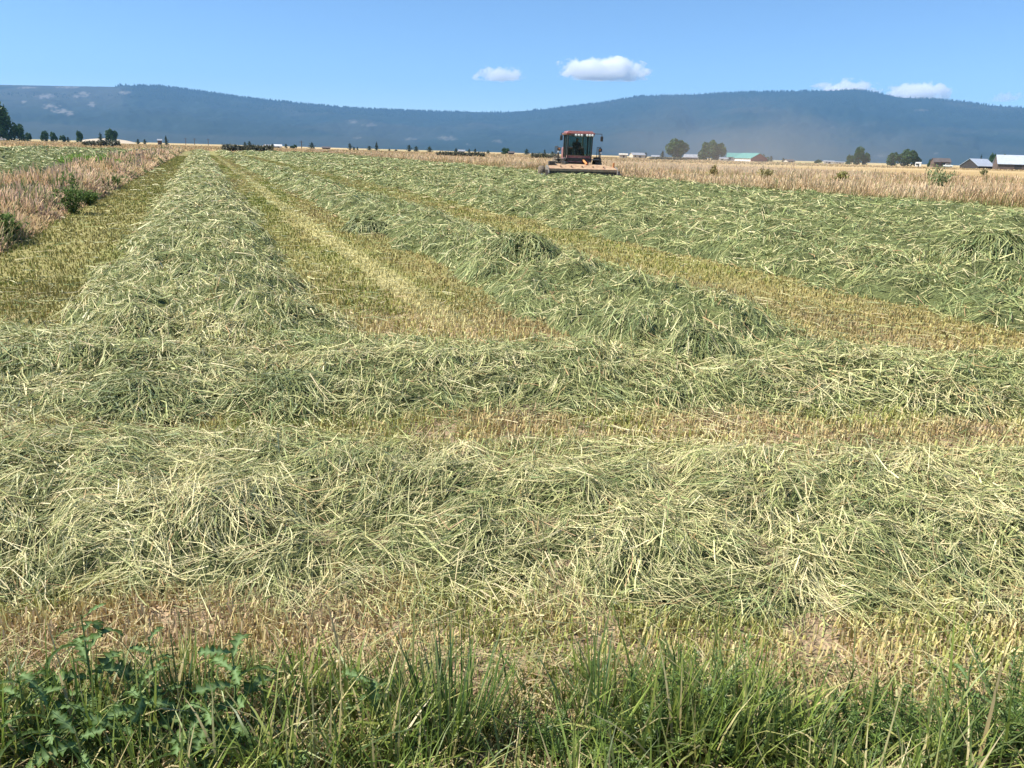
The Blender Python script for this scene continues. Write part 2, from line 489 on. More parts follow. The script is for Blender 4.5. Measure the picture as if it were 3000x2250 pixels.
# ------------------------------------------------------------------ ribbons: straws, stubble, grass blades
def ribbons(x, y, z0, ang, L, w, elev, bend, segs, c0, c1, curl=None, tilt=None, zf=None, lift=None, taper=0.75):
    """n bent ribbons. With zf they lie on a surface, else they grow from z0."""
    n = len(x)
    tilt = rng.uniform(-0.9, 0.9, n) if tilt is None else tilt
    curl = np.zeros(n) if curl is None else curl
    V = np.zeros((n, segs + 1, 2, 3), dtype=np.float32)
    cx, cyy, cz = x.copy(), y.copy(), z0.copy()
    st = L / segs
    cc = np.zeros((n, segs + 1, 3), dtype=np.float32)
    for k in range(segs + 1):
        t = k / segs
        e = elev - bend * t; a = ang + curl * t
        ww = w * 0.5 * (1 - taper * t ** 2)
        sx = -np.sin(a) * np.cos(tilt); sy = np.cos(a) * np.cos(tilt); sz = np.sin(tilt)
        # part of the tilt goes against the blade's own direction so that upright blades face all ways
        zz = cz if zf is None else zf(cx, cyy) + z0 + lift * (2 * abs(t - 0.45)) ** 1.5
        V[:, k, 0] = np.stack([cx - sx * ww, cyy - sy * ww, zz - sz * ww], -1)
        V[:, k, 1] = np.stack([cx + sx * ww, cyy + sy * ww, zz + sz * ww], -1)
        cc[:, k] = c0 * (1 - t) + c1 * t
        cx = cx + np.cos(a) * np.cos(e) * st; cyy = cyy + np.sin(a) * np.cos(e) * st; cz = cz + np.sin(e) * st
    per = (segs + 1) * 2
    b = (np.arange(n) * per)[:, None, None]
    s = (np.arange(segs) * 2)[None, :, None]
    Q = (b + s + np.array([0, 1, 3, 2])[None, None, :]).reshape(-1, 4)
    return V.reshape(-1, 3), Q, np.repeat(cc[:, :, None, :], 2, 2).reshape(-1, 3)

def join(parts):
    Vs, Qs, Cs = [], [], []; o = 0
    for V, Q, c in parts:
        Vs.append(V); Qs.append(Q + o); Cs.append(c); o += len(V)
    return np.concatenate(Vs), np.concatenate(Qs), np.concatenate(Cs)

def in_view(x, y, m=1.2):
    return (np.abs(x) < 0.74 * y + m) & (y > 0.9)

def pal(cols, idx, jitter=0.18):
    c = np.array(cols)[idx]
    return c * rng.uniform(1 - jitter, 1 + jitter, (len(idx), 1)) * rng.uniform(0.95, 1.05, (len(idx), 3))

HAY = [(0.41, 0.42, 0.175), (0.27, 0.305, 0.11), (0.195, 0.25, 0.10), (0.54, 0.505, 0.245), (0.66, 0.59, 0.33), (0.08, 0.10, 0.033), (0.42, 0.28, 0.135)]
def hay_colors(x, y, dry=0.0):
    n = len(x)
    g = 0.5 + (fbm(x * 2.6 + 50, y * 2.6, 3) - 0.5) * 0.42 + rng.normal(0, 0.155, n) + dry
    idx = np.full(n, 1)
    idx[g > 0.46] = 0; idx[g > 0.58] = 3; idx[g > 0.72] = 4
    idx[g < 0.34] = 2
    r = rng.random(n)
    idx[r < 0.12] = 5; idx[r > 0.975] = 4; idx[(r > 0.945) & (r <= 0.975)] = 6
    return pal(HAY, idx)

def straws_for(key, cover=2.4, dry=0.0, smax=None):
    k, c, hw, h, a, b = ROWS[key]
    if k == 'x':
        d0 = c
        area = 2.3 * hw * 2 * (0.74 * c + 1.4)
        w0, L0 = 0.00082 * d0 + 0.0004, 0.145
        n = int(cover * area / (w0 * L0))
        x = rng.uniform(-0.74 * c - 2.2, 0.74 * c + 2.2, n); y = c + rng.uniform(-1.45 if key == 'far_cross' else -1.22, 1.22, n) * hw + 0.035 * x
        base_ang = rng.choice([0, math.pi], n)
        segs = 2
    else:
        off = 0.75 * abs(c); a0, b0 = a + off, b + off
        n = int(cover * 2.3 * hw * math.log(b0 / a0) / (0.00095 * 0.26))
        u = a0 * (b0 / a0) ** rng.random(n) - off; v = c + rng.uniform(-1.2, 1.2, n) * hw
        x, y = to_xy(u, v)
        base_ang = (math.pi / 2 - ROW_AZ) + rng.choice([0, math.pi], n)
        segs = 2
    m = in_view(x, y); x, y, base_ang = x[m], y[m], base_ang[m]
    p = row_profile(key, x, y)
    keep = rng.random(len(x)) < np.clip(p * 6, 0.10, 1)
    x, y, base_ang = x[keep], y[keep], base_ang[keep]; n = len(x)
    d = np.hypot(x, y)
    w = (0.00078 * np.minimum(d, 12) + 0.0008 * np.maximum(d - 12, 0) + 0.0005) * np.clip(np.exp(rng.normal(-0.1, 0.42, n)), 0.35, 2.2)
    L = (0.05 + 0.22 * rng.random(n) ** 2.0) * (1 + d / 40)
    sw = (fbm(x * 2.3 + 9, y * 2.3 + 4, 2) - 0.5) * 7.0
    ang = base_ang + sw + rng.normal(0, 0.6, n)
    r = rng.random(n)
    lift = np.where(r > 0.93, rng.uniform(0.02, 0.10, n), rng.uniform(-0.015, 0.02, n))
    z0 = rng.uniform(-0.055, 0.03, n) * np.where(d > 10, 1.5, 1.0) + ground_z(x, y)
    c0 = hay_colors(x, y, dry); c1 = c0 * rng.uniform(0.9, 1.25, (n, 1))
    out = []
    for m, sg in ((d < 14, segs), (d >= 14, 1)):
        if m.any():
            k2 = m.sum()
            out.append(ribbons((x - np.cos(ang) * L / 2)[m], (y - np.sin(ang) * L / 2)[m], z0[m], ang[m], L[m], w[m], np.zeros(k2), np.zeros(k2), sg, c0[m], c1[m],
                       curl=rng.normal(0, 0.6, k2), zf=lambda X, Y: hay_z(X, Y, NEIGH[key]), lift=lift[m], taper=0.6))
    return join(out)
NEIGH = {k: [k] for k in ROWS}
for k in ('row1', 'row2', 'row3'): NEIGH[k] = [k, 'far_cross']
NEIGH['far_cross'] = ['far_cross', 'row1', 'row2']

ROW_LABEL = {
    'near_cross': 'low flattened swath of pale cut hay lying crosswise beside the uncut grass',
    'far_cross': 'crosswise swath of cut hay that the long windrows run into',
    'row1': 'long windrow of cut hay along the track beside the weedy verge',
    'row2': 'long windrow of cut hay between the two open stubble strips',
    'row3': 'long windrow of green hay, third one from the weedy verge',
    'row4': 'long windrow of green hay, fourth one from the weedy verge',
    'row5': 'long windrow of green hay, fifth one from the weedy verge',
    'row6': 'long windrow of green hay next to the standing crop',
}
def build_windrow(key, cover, dry=0.0):
    k, c, hw, h, a, b = ROWS[key]
    if k == 'x':
        xs = np.arange(-0.74 * c - 3, 0.74 * c + 3, 0.05); ys = np.arange(c - 1.5 * hw, c + 1.5 * hw, 0.05)
        X, Y = np.meshgrid(xs, ys, indexing='ij')
    else:
        off = 0.75 * abs(c); us = (a + off) * ((b + off) / (a + off)) ** np.linspace(0, 1, 240) - off; vv = np.linspace(c - 1.3 * hw, c + 1.3 * hw, 40)
        U, Vv = np.meshgrid(us, vv, indexing='ij'); X, Y = to_xy(U, Vv)
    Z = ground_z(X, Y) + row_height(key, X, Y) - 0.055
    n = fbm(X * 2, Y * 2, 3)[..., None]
    col = np.array([0.085, 0.10, 0.04]) * (0.6 + 0.8 * n) * (1.0 if k == 'x' else 1.5) + 0 * X[..., None]  # mound coloured darker than its straws, painting shade into the gaps between them
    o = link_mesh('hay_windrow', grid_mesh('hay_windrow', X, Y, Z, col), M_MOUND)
    if key in ROW_LABEL: tag(o, ROW_LABEL[key], 'windrow', 'windrows of cut hay on the mown field')
    else: tag(o, 'green windrow of cut hay in the field behind the weedy verge', 'windrow', 'windrows beyond the verge')
    V, Q, cc = straws_for(key, cover, dry)
    tag(link_mesh('loose_hay', np_mesh('loose_hay', V, Q, cc), M_STRAW, o), kind='stuff')
COVER = {'near_cross': 2.15, 'far_cross': 1.95, 'row1': 1.7, 'row2': 1.6, 'row3': 1.9, 'row4': 1.35, 'row5': 0.9, 'row6': 0.8, 'left1': 0.5, 'left2': 0.5, 'left3': 0.5, 'left4': 0.5}
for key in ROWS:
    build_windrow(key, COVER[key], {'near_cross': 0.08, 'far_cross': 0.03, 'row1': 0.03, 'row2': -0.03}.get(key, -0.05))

# ------------------------------------------------------------------ stubble and scattered hay between the windrows
STUB = [(0.55, 0.47, 0.225), (0.48, 0.385, 0.19), (0.40, 0.39, 0.14), (0.29, 0.32, 0.09), (0.49, 0.385, 0.245), (0.66, 0.59, 0.31)]
def build_stubble():
    xs, ys = [], []
    def near(n, y0, y1):
        y = rng.uniform(y0, y1, n); x = rng.uniform(-1, 1, n) * (0.74 * y + 1.2)
        xs.append(x); ys.append(y)
    near(70000, 1.35, 2.75); near(60000, 3.9, 5.4); near(26000, 6.0, 9.0)
    def strip(n, v0, v1, a, b):
        u = a * (b / a) ** rng.random(n); v = rng.uniform(v0, v1, n)
        x, y = to_xy(u, v); xs.append(x); ys.append(y)
    strip(34000, -3.0, -0.8, 7.5, 110); strip(46000, 0.9, 3.2, 6.0, 120); strip(52000, 5.0, 7.7, 4.0, 120)
    x, y = np.concatenate(xs), np.concatenate(ys)
    m = in_view(x, y) & (hay_z(x, y) < 0.06); x, y = x[m], y[m]
    clump = fbm(x * 5.5, y * 5.5, 2)
    m = rng.random(len(x)) < np.where(np.hypot(x, y) < 6, 0.25 + 0.75 * sstep(0.30, 0.52, clump), 1.0); x, y = x[m], y[m]
    n = len(x); d = np.hypot(x, y); u, v = to_uv(x, y)
    L = rng.uniform(0.022, 0.075, n) * (0.7 + 0.6 * fbm(x * 2, y * 2, 2)) * np.where(d > 8, 0.9, 1.0)
    w = (0.0011 * d + 0.0032) * rng.uniform(0.6, 1.4, n)
    g = np.where(d < 6, fbm(x * 1.4 + 8, y * 1.4, 3), fbm(v * 1.3 + 3, u * 0.16, 3) * 0.75 + 0.25 * fbm(x, y, 2)) + rng.normal(0, 0.07, n)
    idx = np.full(n, 0); idx[g > 0.52] = 2; idx[g > 0.62] = 3; idx[g < 0.42] = 1; idx[g < 0.29] = 4
    idx[rng.random(n) < 0.12] = 5
    tr = np.abs(v - 2.05 - 0.06 * np.sin(u * 0.2)) < 0.2
    idx[tr & (d > 7) & (rng.random(n) < 0.75)] = 5
    idx[(v < -0.6) & (d > 8) & (rng.random(n) < 0.4)] = 1
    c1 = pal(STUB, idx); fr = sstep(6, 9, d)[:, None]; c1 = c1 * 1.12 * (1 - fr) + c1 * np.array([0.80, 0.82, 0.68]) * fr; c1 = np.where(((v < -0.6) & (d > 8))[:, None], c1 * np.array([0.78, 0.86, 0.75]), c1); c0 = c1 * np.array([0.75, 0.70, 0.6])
    c1[tr & (d > 7)] = np.array([0.66, 0.60, 0.29]) * rng.uniform(0.85, 1.1, ((tr & (d > 7)).sum(), 1))
    e = rng.normal(1.25, 0.35, n)
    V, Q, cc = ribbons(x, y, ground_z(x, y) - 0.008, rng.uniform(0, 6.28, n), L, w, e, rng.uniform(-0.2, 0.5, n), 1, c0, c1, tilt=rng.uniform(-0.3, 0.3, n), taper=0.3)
    tag(link_mesh('stubble', np_mesh('stubble', V, Q, cc), M_STUB), 'short tan and yellow stubble between the windrows', 'stubble', kind='stuff')
    # loose cut stalks lying about on the stubble
    xs, ys = [], []
    near(3600, 2.0, 2.8); near(9000, 3.9, 5.2); near(3500, 6.5, 9.0)
    strip(1500, -2.9, -0.8, 7.5, 60); strip(2600, 0.9, 3.2, 7.0, 60); strip(3500, 5.0, 7.7, 5.0, 70)
    strip(9000, 10.3, 12.0, 9, 120); strip(9000, 15.3, 16.8, 12, 120); strip(9000, 20, 21.5, 15, 120); strip(16000, 25, 31.5, 14, 120)
    x, y = np.concatenate(xs), np.concatenate(ys)
    m = in_view(x, y); x, y = x[m], y[m]; n = len(x); d = np.hypot(x, y)
    L = (0.05 + 0.18 * rng.random(n) ** 2) * (1 + d / 50); w = (0.0008 * d + 0.0008) * rng.uniform(0.5, 1.3, n)
    c0 = hay_colors(x, y, 0.04) * 0.9
    V, Q, cc = ribbons(x, y, ground_z(x, y) + 0.012 + rng.uniform(0, 0.04, n), rng.uniform(0, 6.28, n), L, w, rng.uniform(-0.05, 0.2, n), np.full(n, 0.2), 2, c0, c0, curl=rng.normal(0, 0.5, n))
    tag(link_mesh('scattered_hay', np_mesh('scattered_hay', V, Q, cc), M_STRAW), 'loose cut stalks strewn thinly over the stubble', 'hay', kind='stuff')
build_stubble()

# ------------------------------------------------------------------ uncut grass along the near edge
def build_near_grass():
    n = 33000
    y = 1.05 + 1.04 * rng.random(n) ** 0.8; x = rng.uniform(-1, 1, n) * (0.72 * y + 0.9)
    edge = 2.02 + 0.16 * (fbm(x * 2.2, x * 0 + 3, 3) - 0.5) * 2
    dens = fbm(x * 3.4, y * 3.4, 3)
    keep = (y < edge) & (rng.random(n) < (sstep(0.36, 0.60, dens) + 0.08) * np.where(x / y < -0.22, 0.55, 1.0))
    x, y = x[keep], y[keep]; n = len(x)
    hgt = fbm(x * 2.4 + 20, y * 2.4, 2)
    L = rng.uniform(0.08, 0.30, n) * (0.45 + 1.1 * hgt) * np.where(y > 1.8, 0.8, 1.0)
    tall = rng.random(n) < 0.06; L[tall] *= 1.4
    w = rng.uniform(0.003, 0.0115, n)
    pc = [(0.17, 0.245, 0.045), (0.25, 0.32, 0.07), (0.08, 0.13, 0.025), (0.37, 0.40, 0.13), (0.52, 0.46, 0.23), (0.16, 0.22, 0.07)]
    idx = rng.choice(6, n, p=[0.27, 0.22, 0.16, 0.14, 0.13, 0.08])
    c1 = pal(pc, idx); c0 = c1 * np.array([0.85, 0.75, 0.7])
    e = rng.normal(1.22, 0.26, n)
    V, Q, cc = ribbons(x, y, ground_z(x, y) - 0.01, rng.uniform(0, 6.28, n), L, w, e, rng.uniform(0.0, 1.0, n) ** 2 * 2.4, 4, c0, c1, tilt=rng.normal(0, 0.35, n), taper=0.95)
    # dead thatch at their feet
    m = 16000
    yy = 1.05 + 1.1 * rng.random(m); xx = rng.uniform(-1, 1, m) * (0.72 * yy + 0.9)
    c = pal([(0.52, 0.42, 0.22), (0.36, 0.25, 0.15), (0.58, 0.5, 0.28), (0.26, 0.27, 0.1)], rng.integers(0, 4, m))
    P2 = ribbons(xx, yy, np.full(m, 0.004) + rng.uniform(0, 0.05, m), rng.uniform(0, 6.28, m), rng.uniform(0.04, 0.14, m), rng.uniform(0.0025, 0.006, m), rng.uniform(-0.1, 0.6, m), np.full(m, 0.5), 2, c, c, curl=rng.normal(0, 0.9, m))
    V2, Q2, C2 = P2
    tag(link_mesh('uncut_grass', np_mesh('uncut_grass', V, Q, cc), M_GRASS), 'uncut green grass standing along the edge of the mown field', 'grass', kind='stuff')
    tag(link_mesh('dead_thatch', np_mesh('dead_thatch', V2, Q2, C2), M_DRY), 'dead brown thatch under the uncut grass', 'thatch', kind='stuff')
build_near_grass()

def grass_tuft(px, py, n, Lm, spread, label, lean=0.0):
    g = ground_at(px, py)
    o = empty('grass_tuft', (g.x, g.y, 0))
    rr = spread * np.sqrt(rng.random(n)); th = rng.uniform(0, 6.28, n)
    x, y = rr * np.cos(th), rr * np.sin(th) * 0.7
    L = Lm * rng.uniform(0.55, 1.1, n)
    idx = rng.choice(4, n, p=[0.4, 0.3, 0.2, 0.1])
    c1 = pal([(0.10, 0.17, 0.04), (0.15, 0.23, 0.055), (0.12, 0.19, 0.085), (0.36, 0.34, 0.15)], idx)
    e = 1.5 - rr / spread * rng.uniform(0.1, 0.5, n)
    V, Q, cc = ribbons(x, y, np.full(n, -0.005), th + rng.normal(0, 0.4, n), L, rng.uniform(0.0035, 0.007, n), e, rng.uniform(0, 0.5, n), 5, c1 * 0.8, c1, tilt=rng.normal(0, 0.4, n), taper=0.96)
    tag(link_mesh('blades', np_mesh('blades', V, Q, cc), M_GRASS, o), kind='stuff')
    tag(o, label, 'grass tuft', 'grass tufts on the uncut edge')
grass_tuft(1330, 2170, 190, 0.34, 0.13, 'thick upright tuft of dark green grass, the fullest on the uncut edge')
grass_tuft(1750, 2160, 90, 0.33, 0.09, 'narrow fanned tuft of green grass beside feathery weeds')
grass_tuft(2330, 2250, 80, 0.26, 0.08, 'small sprawling grass tuft low among feathery weeds')
grass_tuft(560, 2120, 90, 0.30, 0.12, 'loose grass tuft growing among jagged broadleaf weeds')

# ------------------------------------------------------------------ broadleaf and feathery weeds on the near edge
def leaf_mesh(name, L, W, lobes, bend, seed):
    """a lobed leaf with a pale midrib, along +X, arching"""
    r = random.Random(seed)
    n = lobes * 4 + 2
    V, cols, Q = [], [], []
    for i in range(n + 1):
        t = i / n
        env = math.sin(math.pi * min(1, t * 0.9 + 0.08)) ** 0.7 * (0.55 + 0.6 * t) * (1 if t < 0.97 else 0.2)
        tooth = 0.28 + 0.72 * ((i % 4) / 3.0)
        w = W * env * tooth * r.uniform(0.85, 1.15)
        x = L * t * math.cos(bend * t * 0.6); z = L * t * (0.55 - bend * t * 0.8) * 0.8
        for s in (-1, -0.12, 0.12, 1):
            off = -0.15 * W if abs(s) < 0.5 else 0.12 * W * r.uniform(-1, 1.5)
            V.append((x + (L * 0.03 if abs(s) > 0.5 else 0), s * w if abs(s) > 0.5 else s * W * 0.5, z + off))
            g = (0.20, 0.30, 0.13) if abs(s) < 0.5 else (0.055 * r.uniform(0.8, 1.3), 0.098 * r.uniform(0.8, 1.25), 0.018)
            cols.append(g)
    for i in range(n):
        for k in range(3):
            a = i * 4 + k
            Q.append((a, a + 1, a + 5, a + 4))
    return np_mesh(name, np.array(V), np.array(Q), np.array(cols), True)
M_BROAD = attr_mat('broad_leaf', 0.65, 0.3, 0.06)
LEAVES = [leaf_mesh('leaf', 0.15, 0.034, 5, 0.9, 1), leaf_mesh('leaf', 0.18, 0.038, 5, 1.4, 2), leaf_mesh('leaf', 0.12, 0.030, 4, 0.4, 3)]
for me in LEAVES: me.materials.append(M_BROAD)
M_STEM = plain('weed_stem', (0.13, 0.19, 0.07), 0.6, scale=20)

def broadleaf(px, py, h, nl, label, size=1.0, lean=(0, 0)):
    g = ground_at(px, py)
    o = empty('broadleaf_weed', (g.x, g.y, 0), random.uniform(0, 6.28))
    mb = MB(); pts = [Vector((0, 0, -0.01))]
    for i in range(1, 6):
        t = i / 5; pts.append(Vector((lean[0] * t * t + random.uniform(-.006, .006), lean[1] * t * t, h * t)))
    for i in range(5): mb.tube(pts[i], pts[i + 1], 0.004 - 0.0005 * i, 0.0036 - 0.0005 * i, 6, caps=False)
    mb.build('stem', M_STEM, o)
    for i in range(nl):
        t = (i + 0.5) / nl
        lf = link_mesh('leaf', random.choice(LEAVES), None, o)
        p = pts[min(5, int(t * 5))].lerp(pts[min(5, int(t * 5) + 1)], t * 5 % 1)
        lf.location = p
        s = size * 1.05 * (1.15 - 0.55 * t) * random.uniform(0.8, 1.15)
        lf.scale = (s, s * random.uniform(0.9, 1.2), s)
        lf.rotation_euler = (random.uniform(-0.8, 0.8), -0.3 * t - random.uniform(-0.5, 0.35), i * 2.4 + random.uniform(-0.4, 0.4))
    tag(o, label, 'weed', 'jagged broadleaf weeds on the uncut edge')
BL = 'dark green jagged broadleaf weed '
for px, py, h, nl, lb, s in [
    (285, 2110, 0.35, 16, 'standing tallest above the grass', 1.0), (470, 2110, 0.28, 12, 'with thin upright stem beside the tallest weed', 0.75),
    (700, 2160, 0.29, 14, 'with pale ribbed leaves spread to both sides of its stem', 1.05), (90, 2190, 0.24, 14, 'half hidden in long grass blades', 1.0),
    (360, 2250, 0.16, 12, 'low and dense at the foot of the tallest weed', 1.0), (560, 2270, 0.14, 11, 'low and spreading between two taller weeds', 1.0),
    (170, 2250, 0.20, 13, 'dense and leafy in front of the half hidden weed', 1.0), (620, 2230, 0.20, 12, 'bushy at the foot of the pale ribbed weed', 1.0), (430, 2200, 0.22, 12, 'crowded between the two tallest weeds', 1.0), (250, 2290, 0.16, 12, 'sprawling flat below the tallest weed', 1.1),
    (1090, 2120, 0.17, 9, 'small, growing alone beside the fullest grass tuft', 1.0), (800, 2290, 0.12, 8, 'crouching under arched grass blades', 0.9)]:
    broadleaf(px, py, h, nl, BL + lb, s)
broadleaf(2810, 2110, 0.22, 4, 'thin weed with two rounded pale green leaves on the uncut edge', 0.6)

def feathery(px, py, h, label):
    g = ground_at(px, py)
    o = empty('feathery_weed', (g.x, g.y, 0), random.uniform(0, 6))
    mb = MB(); parts = []
    nb = random.randint(9, 13)
    xs, ys, zs, an, Ls, es = [], [], [], [], [], []
    for b in range(nb):
        th = b * 2.4 + random.uniform(-.3, .3); sp = h * random.uniform(0.15, 0.8) if b else 0.01
        hh = h * (random.uniform(0.55, 0.9) if b else 1.0)
        a = Vector((0, 0, 0.0)); m = Vector((math.cos(th) * sp * 0.6, math.sin(th) * sp * 0.6, hh * 0.5)); e = Vector((math.cos(th) * sp, math.sin(th) * sp, hh))
        mb.tube(a, m, 0.0028, 0.0022, 5, caps=False); mb.tube(m, e, 0.0022, 0.001, 5, caps=False)
        for k in range(46):
            t = 0.12 + 0.88 * k / 46
            p = a.lerp(m, t * 2) if t < 0.5 else m.lerp(e, t * 2 - 1)
            for r in range(2):
                xs.append(p.x); ys.append(p.y); zs.append(p.z); an.append(k * 2.4 + r * 3.1 + random.uniform(-.4, .4)); Ls.append(random.uniform(0.018, 0.042) * (1.2 - 0.6 * t)); es.append(random.uniform(0.2, 1.0))
    mb.build('stem', M_STEM, o)
    n = len(xs)
    c = pal([(0.12, 0.20, 0.045), (0.17, 0.26, 0.06), (0.09, 0.155, 0.035)], rng.integers(0, 3, n))
    V, Q, cc = ribbons(np.array(xs), np.array(ys), np.array(zs), np.array(an), np.array(Ls), rng.uniform(0.0024, 0.0042, n), np.array(es), np.full(n, 0.6), 2, c * 0.9, c)
    tag(link_mesh('foliage', np_mesh('foliage', V, Q, cc), M_GRASS, o), kind='stuff')
    tag(o, label, 'weed', 'feathery green weeds on the uncut edge')
FE = [(1960, 2180, 0.25), (2060, 2200, 0.22), (2150, 2240, 0.18), (1880, 2240, 0.20), (2250, 2170, 0.17), (2480, 2240, 0.18), (2640, 2220, 0.20), (2560, 2180, 0.18), (2760, 2240, 0.18), (2940, 2130, 0.30), (2990, 2200, 0.28), (2880, 2230, 0.2), (2080, 2120, 0.26), (1600, 2230, 0.16), (1760, 2260, 0.16)]
FE_LABEL = {0.30: 'tallest feathery green weed, reaching over the stubble edge', 0.28: 'tall feathery green weed at the foot of the tallest one', 0.26: 'slim feathery weed standing up against the pale stubble', 0.25: 'bushy feathery weed beside the slim upright one'}
for px, py, h in FE:
    feathery(px, py, h, FE_LABEL.get(h, 'low feathery fine-leaved green weed in the uncut grass'))

# ------------------------------------------------------------------ the weedy verge
def build_verge():
    def sample(n, v0, v1, a=8.5, b=170):
        u = a * (b / a) ** rng.random(n); v = rng.uniform(v0, v1, n)
        x, y = to_xy(u, v); m = in_view(x, y, 1.5); return x[m], y[m], u[m], v[m]
    x, y, u, v = sample(84000, VERGE0, VERGE1 + 0.15)
    hn = np.clip((fbm(u * 0.55 + 30, v * 0.8, 3) - 0.28) * 1.9, 0, 1.15)
    prof = np.clip(1 - ((v - (VERGE0 + VERGE1) / 2) / 1.75) ** 4, 0.1, 1)
    n = len(x); d = np.hypot(x, y)
    L = rng.uniform(0.45, 0.95, n) * (0.28 + 1.05 * hn) * prof
    w = (0.00095 * d + 0.001) * rng.uniform(0.6, 1.4, n)
    g = fbm(u * 0.42 + 60, v * 0.7, 3) + rng.normal(0, 0.08, n)
    pc = [(0.76, 0.55, 0.36), (0.64, 0.48, 0.27), (0.47, 0.34, 0.25), (0.15, 0.20, 0.07), (0.42, 0.38, 0.18)]
    idx = np.full(n, 0); idx[g > 0.55] = 2; idx[g > 0.63] = 4; idx[g > 0.70] = 3; idx[(g < 0.42)] = 1
    low = rng.random(n) < 0.16; idx[low & (rng.random(n) < 0.6)] = 3
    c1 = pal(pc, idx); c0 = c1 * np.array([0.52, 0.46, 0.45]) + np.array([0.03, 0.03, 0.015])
    ang = rng.uniform(0, 6.28, n); e = rng.normal(1.2, 0.28, n)
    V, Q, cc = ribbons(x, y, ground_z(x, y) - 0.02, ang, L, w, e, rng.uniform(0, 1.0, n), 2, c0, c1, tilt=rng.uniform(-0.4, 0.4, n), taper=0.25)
    tag(link_mesh('verge_grass', np_mesh('verge_grass', V, Q, cc), M_DRY), 'dry pinkish tan grass of the weedy verge beside the track', 'grass', kind='stuff')
build_verge()

def leafy_weed(name, x, y, h, w, n, cols, label, cat='weed', group=None, leaf=0.05, up=0.6, stems=7):
    """an upright leafy plant: stems and many small leaves"""
    z = float(ground_z(np.array(x), np.array(y)))
    o = empty(name, (x, y, z))
    mb = MB(); P = []
    for s in range(stems):
        th = s * 2.4; sp = w * 0.5 * math.sqrt((s + 0.3) / stems); hh = h * random.uniform(0.6, 1.0) * (1 - 0.35 * sp / (w * 0.5 + 1e-6))
        e = Vector((math.cos(th) * sp, math.sin(th) * sp, hh)); m = Vector((e.x * 0.5, e.y * 0.5, hh * 0.5))
        mb.tube((0, 0, -0.02), m, 0.012, 0.009, 5, caps=False); mb.tube(m, e, 0.009, 0.004, 5, caps=False)
        P.append((m, e))
    mb.build('stem', M_STEM, o)
    k = rng.integers(0, stems, n); t = rng.random(n) ** 0.8
    A = np.array([[0, 0, 0]] * stems, float); Mi = np.array([tuple(p[0]) for p in P]); E = np.array([tuple(p[1]) for p in P])
    tt = t[:, None]
    pos = np.where(tt < 0.4, A[k] + (Mi[k] - A[k]) * (tt / 0.4), Mi[k] + (E[k] - Mi[k]) * ((tt - 0.4) / 0.6))
    pos = pos + rng.normal(0, 0.06 * w + 0.01, (n, 3)) * np.array([1, 1, 0.5])
    c = pal(cols, rng.integers(0, len(cols), n), 0.3)
    V, Q, cc = ribbons(pos[:, 0], pos[:, 1], np.maximum(pos[:, 2], 0.0), rng.uniform(0, 6.28, n), rng.uniform(0.7, 1.5, n) * leaf * 1.8, rng.uniform(0.7, 1.3, n) * leaf, rng.normal(up, 0.4, n), rng.uniform(0, 1, n), 2, c * 0.85, c, taper=0.85)
    tag(link_mesh('foliage', np_mesh('foliage', V, Q, cc), M_BROAD, o), kind='stuff')
    return tag(o, label, cat, group)
GRN = [(0.11, 0.18, 0.05), (0.17, 0.24, 0.07), (0.08, 0.13, 0.035)]
LGR = [(0.20, 0.33, 0.06), (0.26, 0.38, 0.08), (0.15, 0.27, 0.05)]
for px, py, h, w, lb in [(215, 628, 0.95, 0.8, 'bushiest dark green leafy weed at the foot of the dry verge grass'), (262, 603, 0.5, 0.7, 'low green weed beside the bushiest weed of the verge'),
                         (10, 715, 0.65, 0.7, 'dark green weed at the verge corner by the brown track'), (190, 585, 0.95, 0.3, 'slender dark weed spire behind the bushiest verge weed'),
                         (125, 570, 0.95, 0.3, 'slender dark weed among the pinkish verge grass'), (335, 552, 0.55, 0.6, 'small dark weed under the grey-brown verge grass')]:
    g = ground_at(px, py)
    leafy_weed('verge_weed', g.x, g.y, h, w, int(900 * w), GRN, lb, 'weed', 'green weeds of the verge', 0.035)
for px, py, h, w, lb in [(245, 500, 1.0, 2.6, 'bright green bush behind the pinkish verge grass'), (300, 502, 0.85, 2.2, 'bright green bush where the verge grass thins')]:
    g = ground_at(px, py)
    leafy_weed('verge_bush', g.x, g.y, h, w, 2600, LGR, lb, 'bush', 'bright green bushes on the verge', 0.06, stems=16)

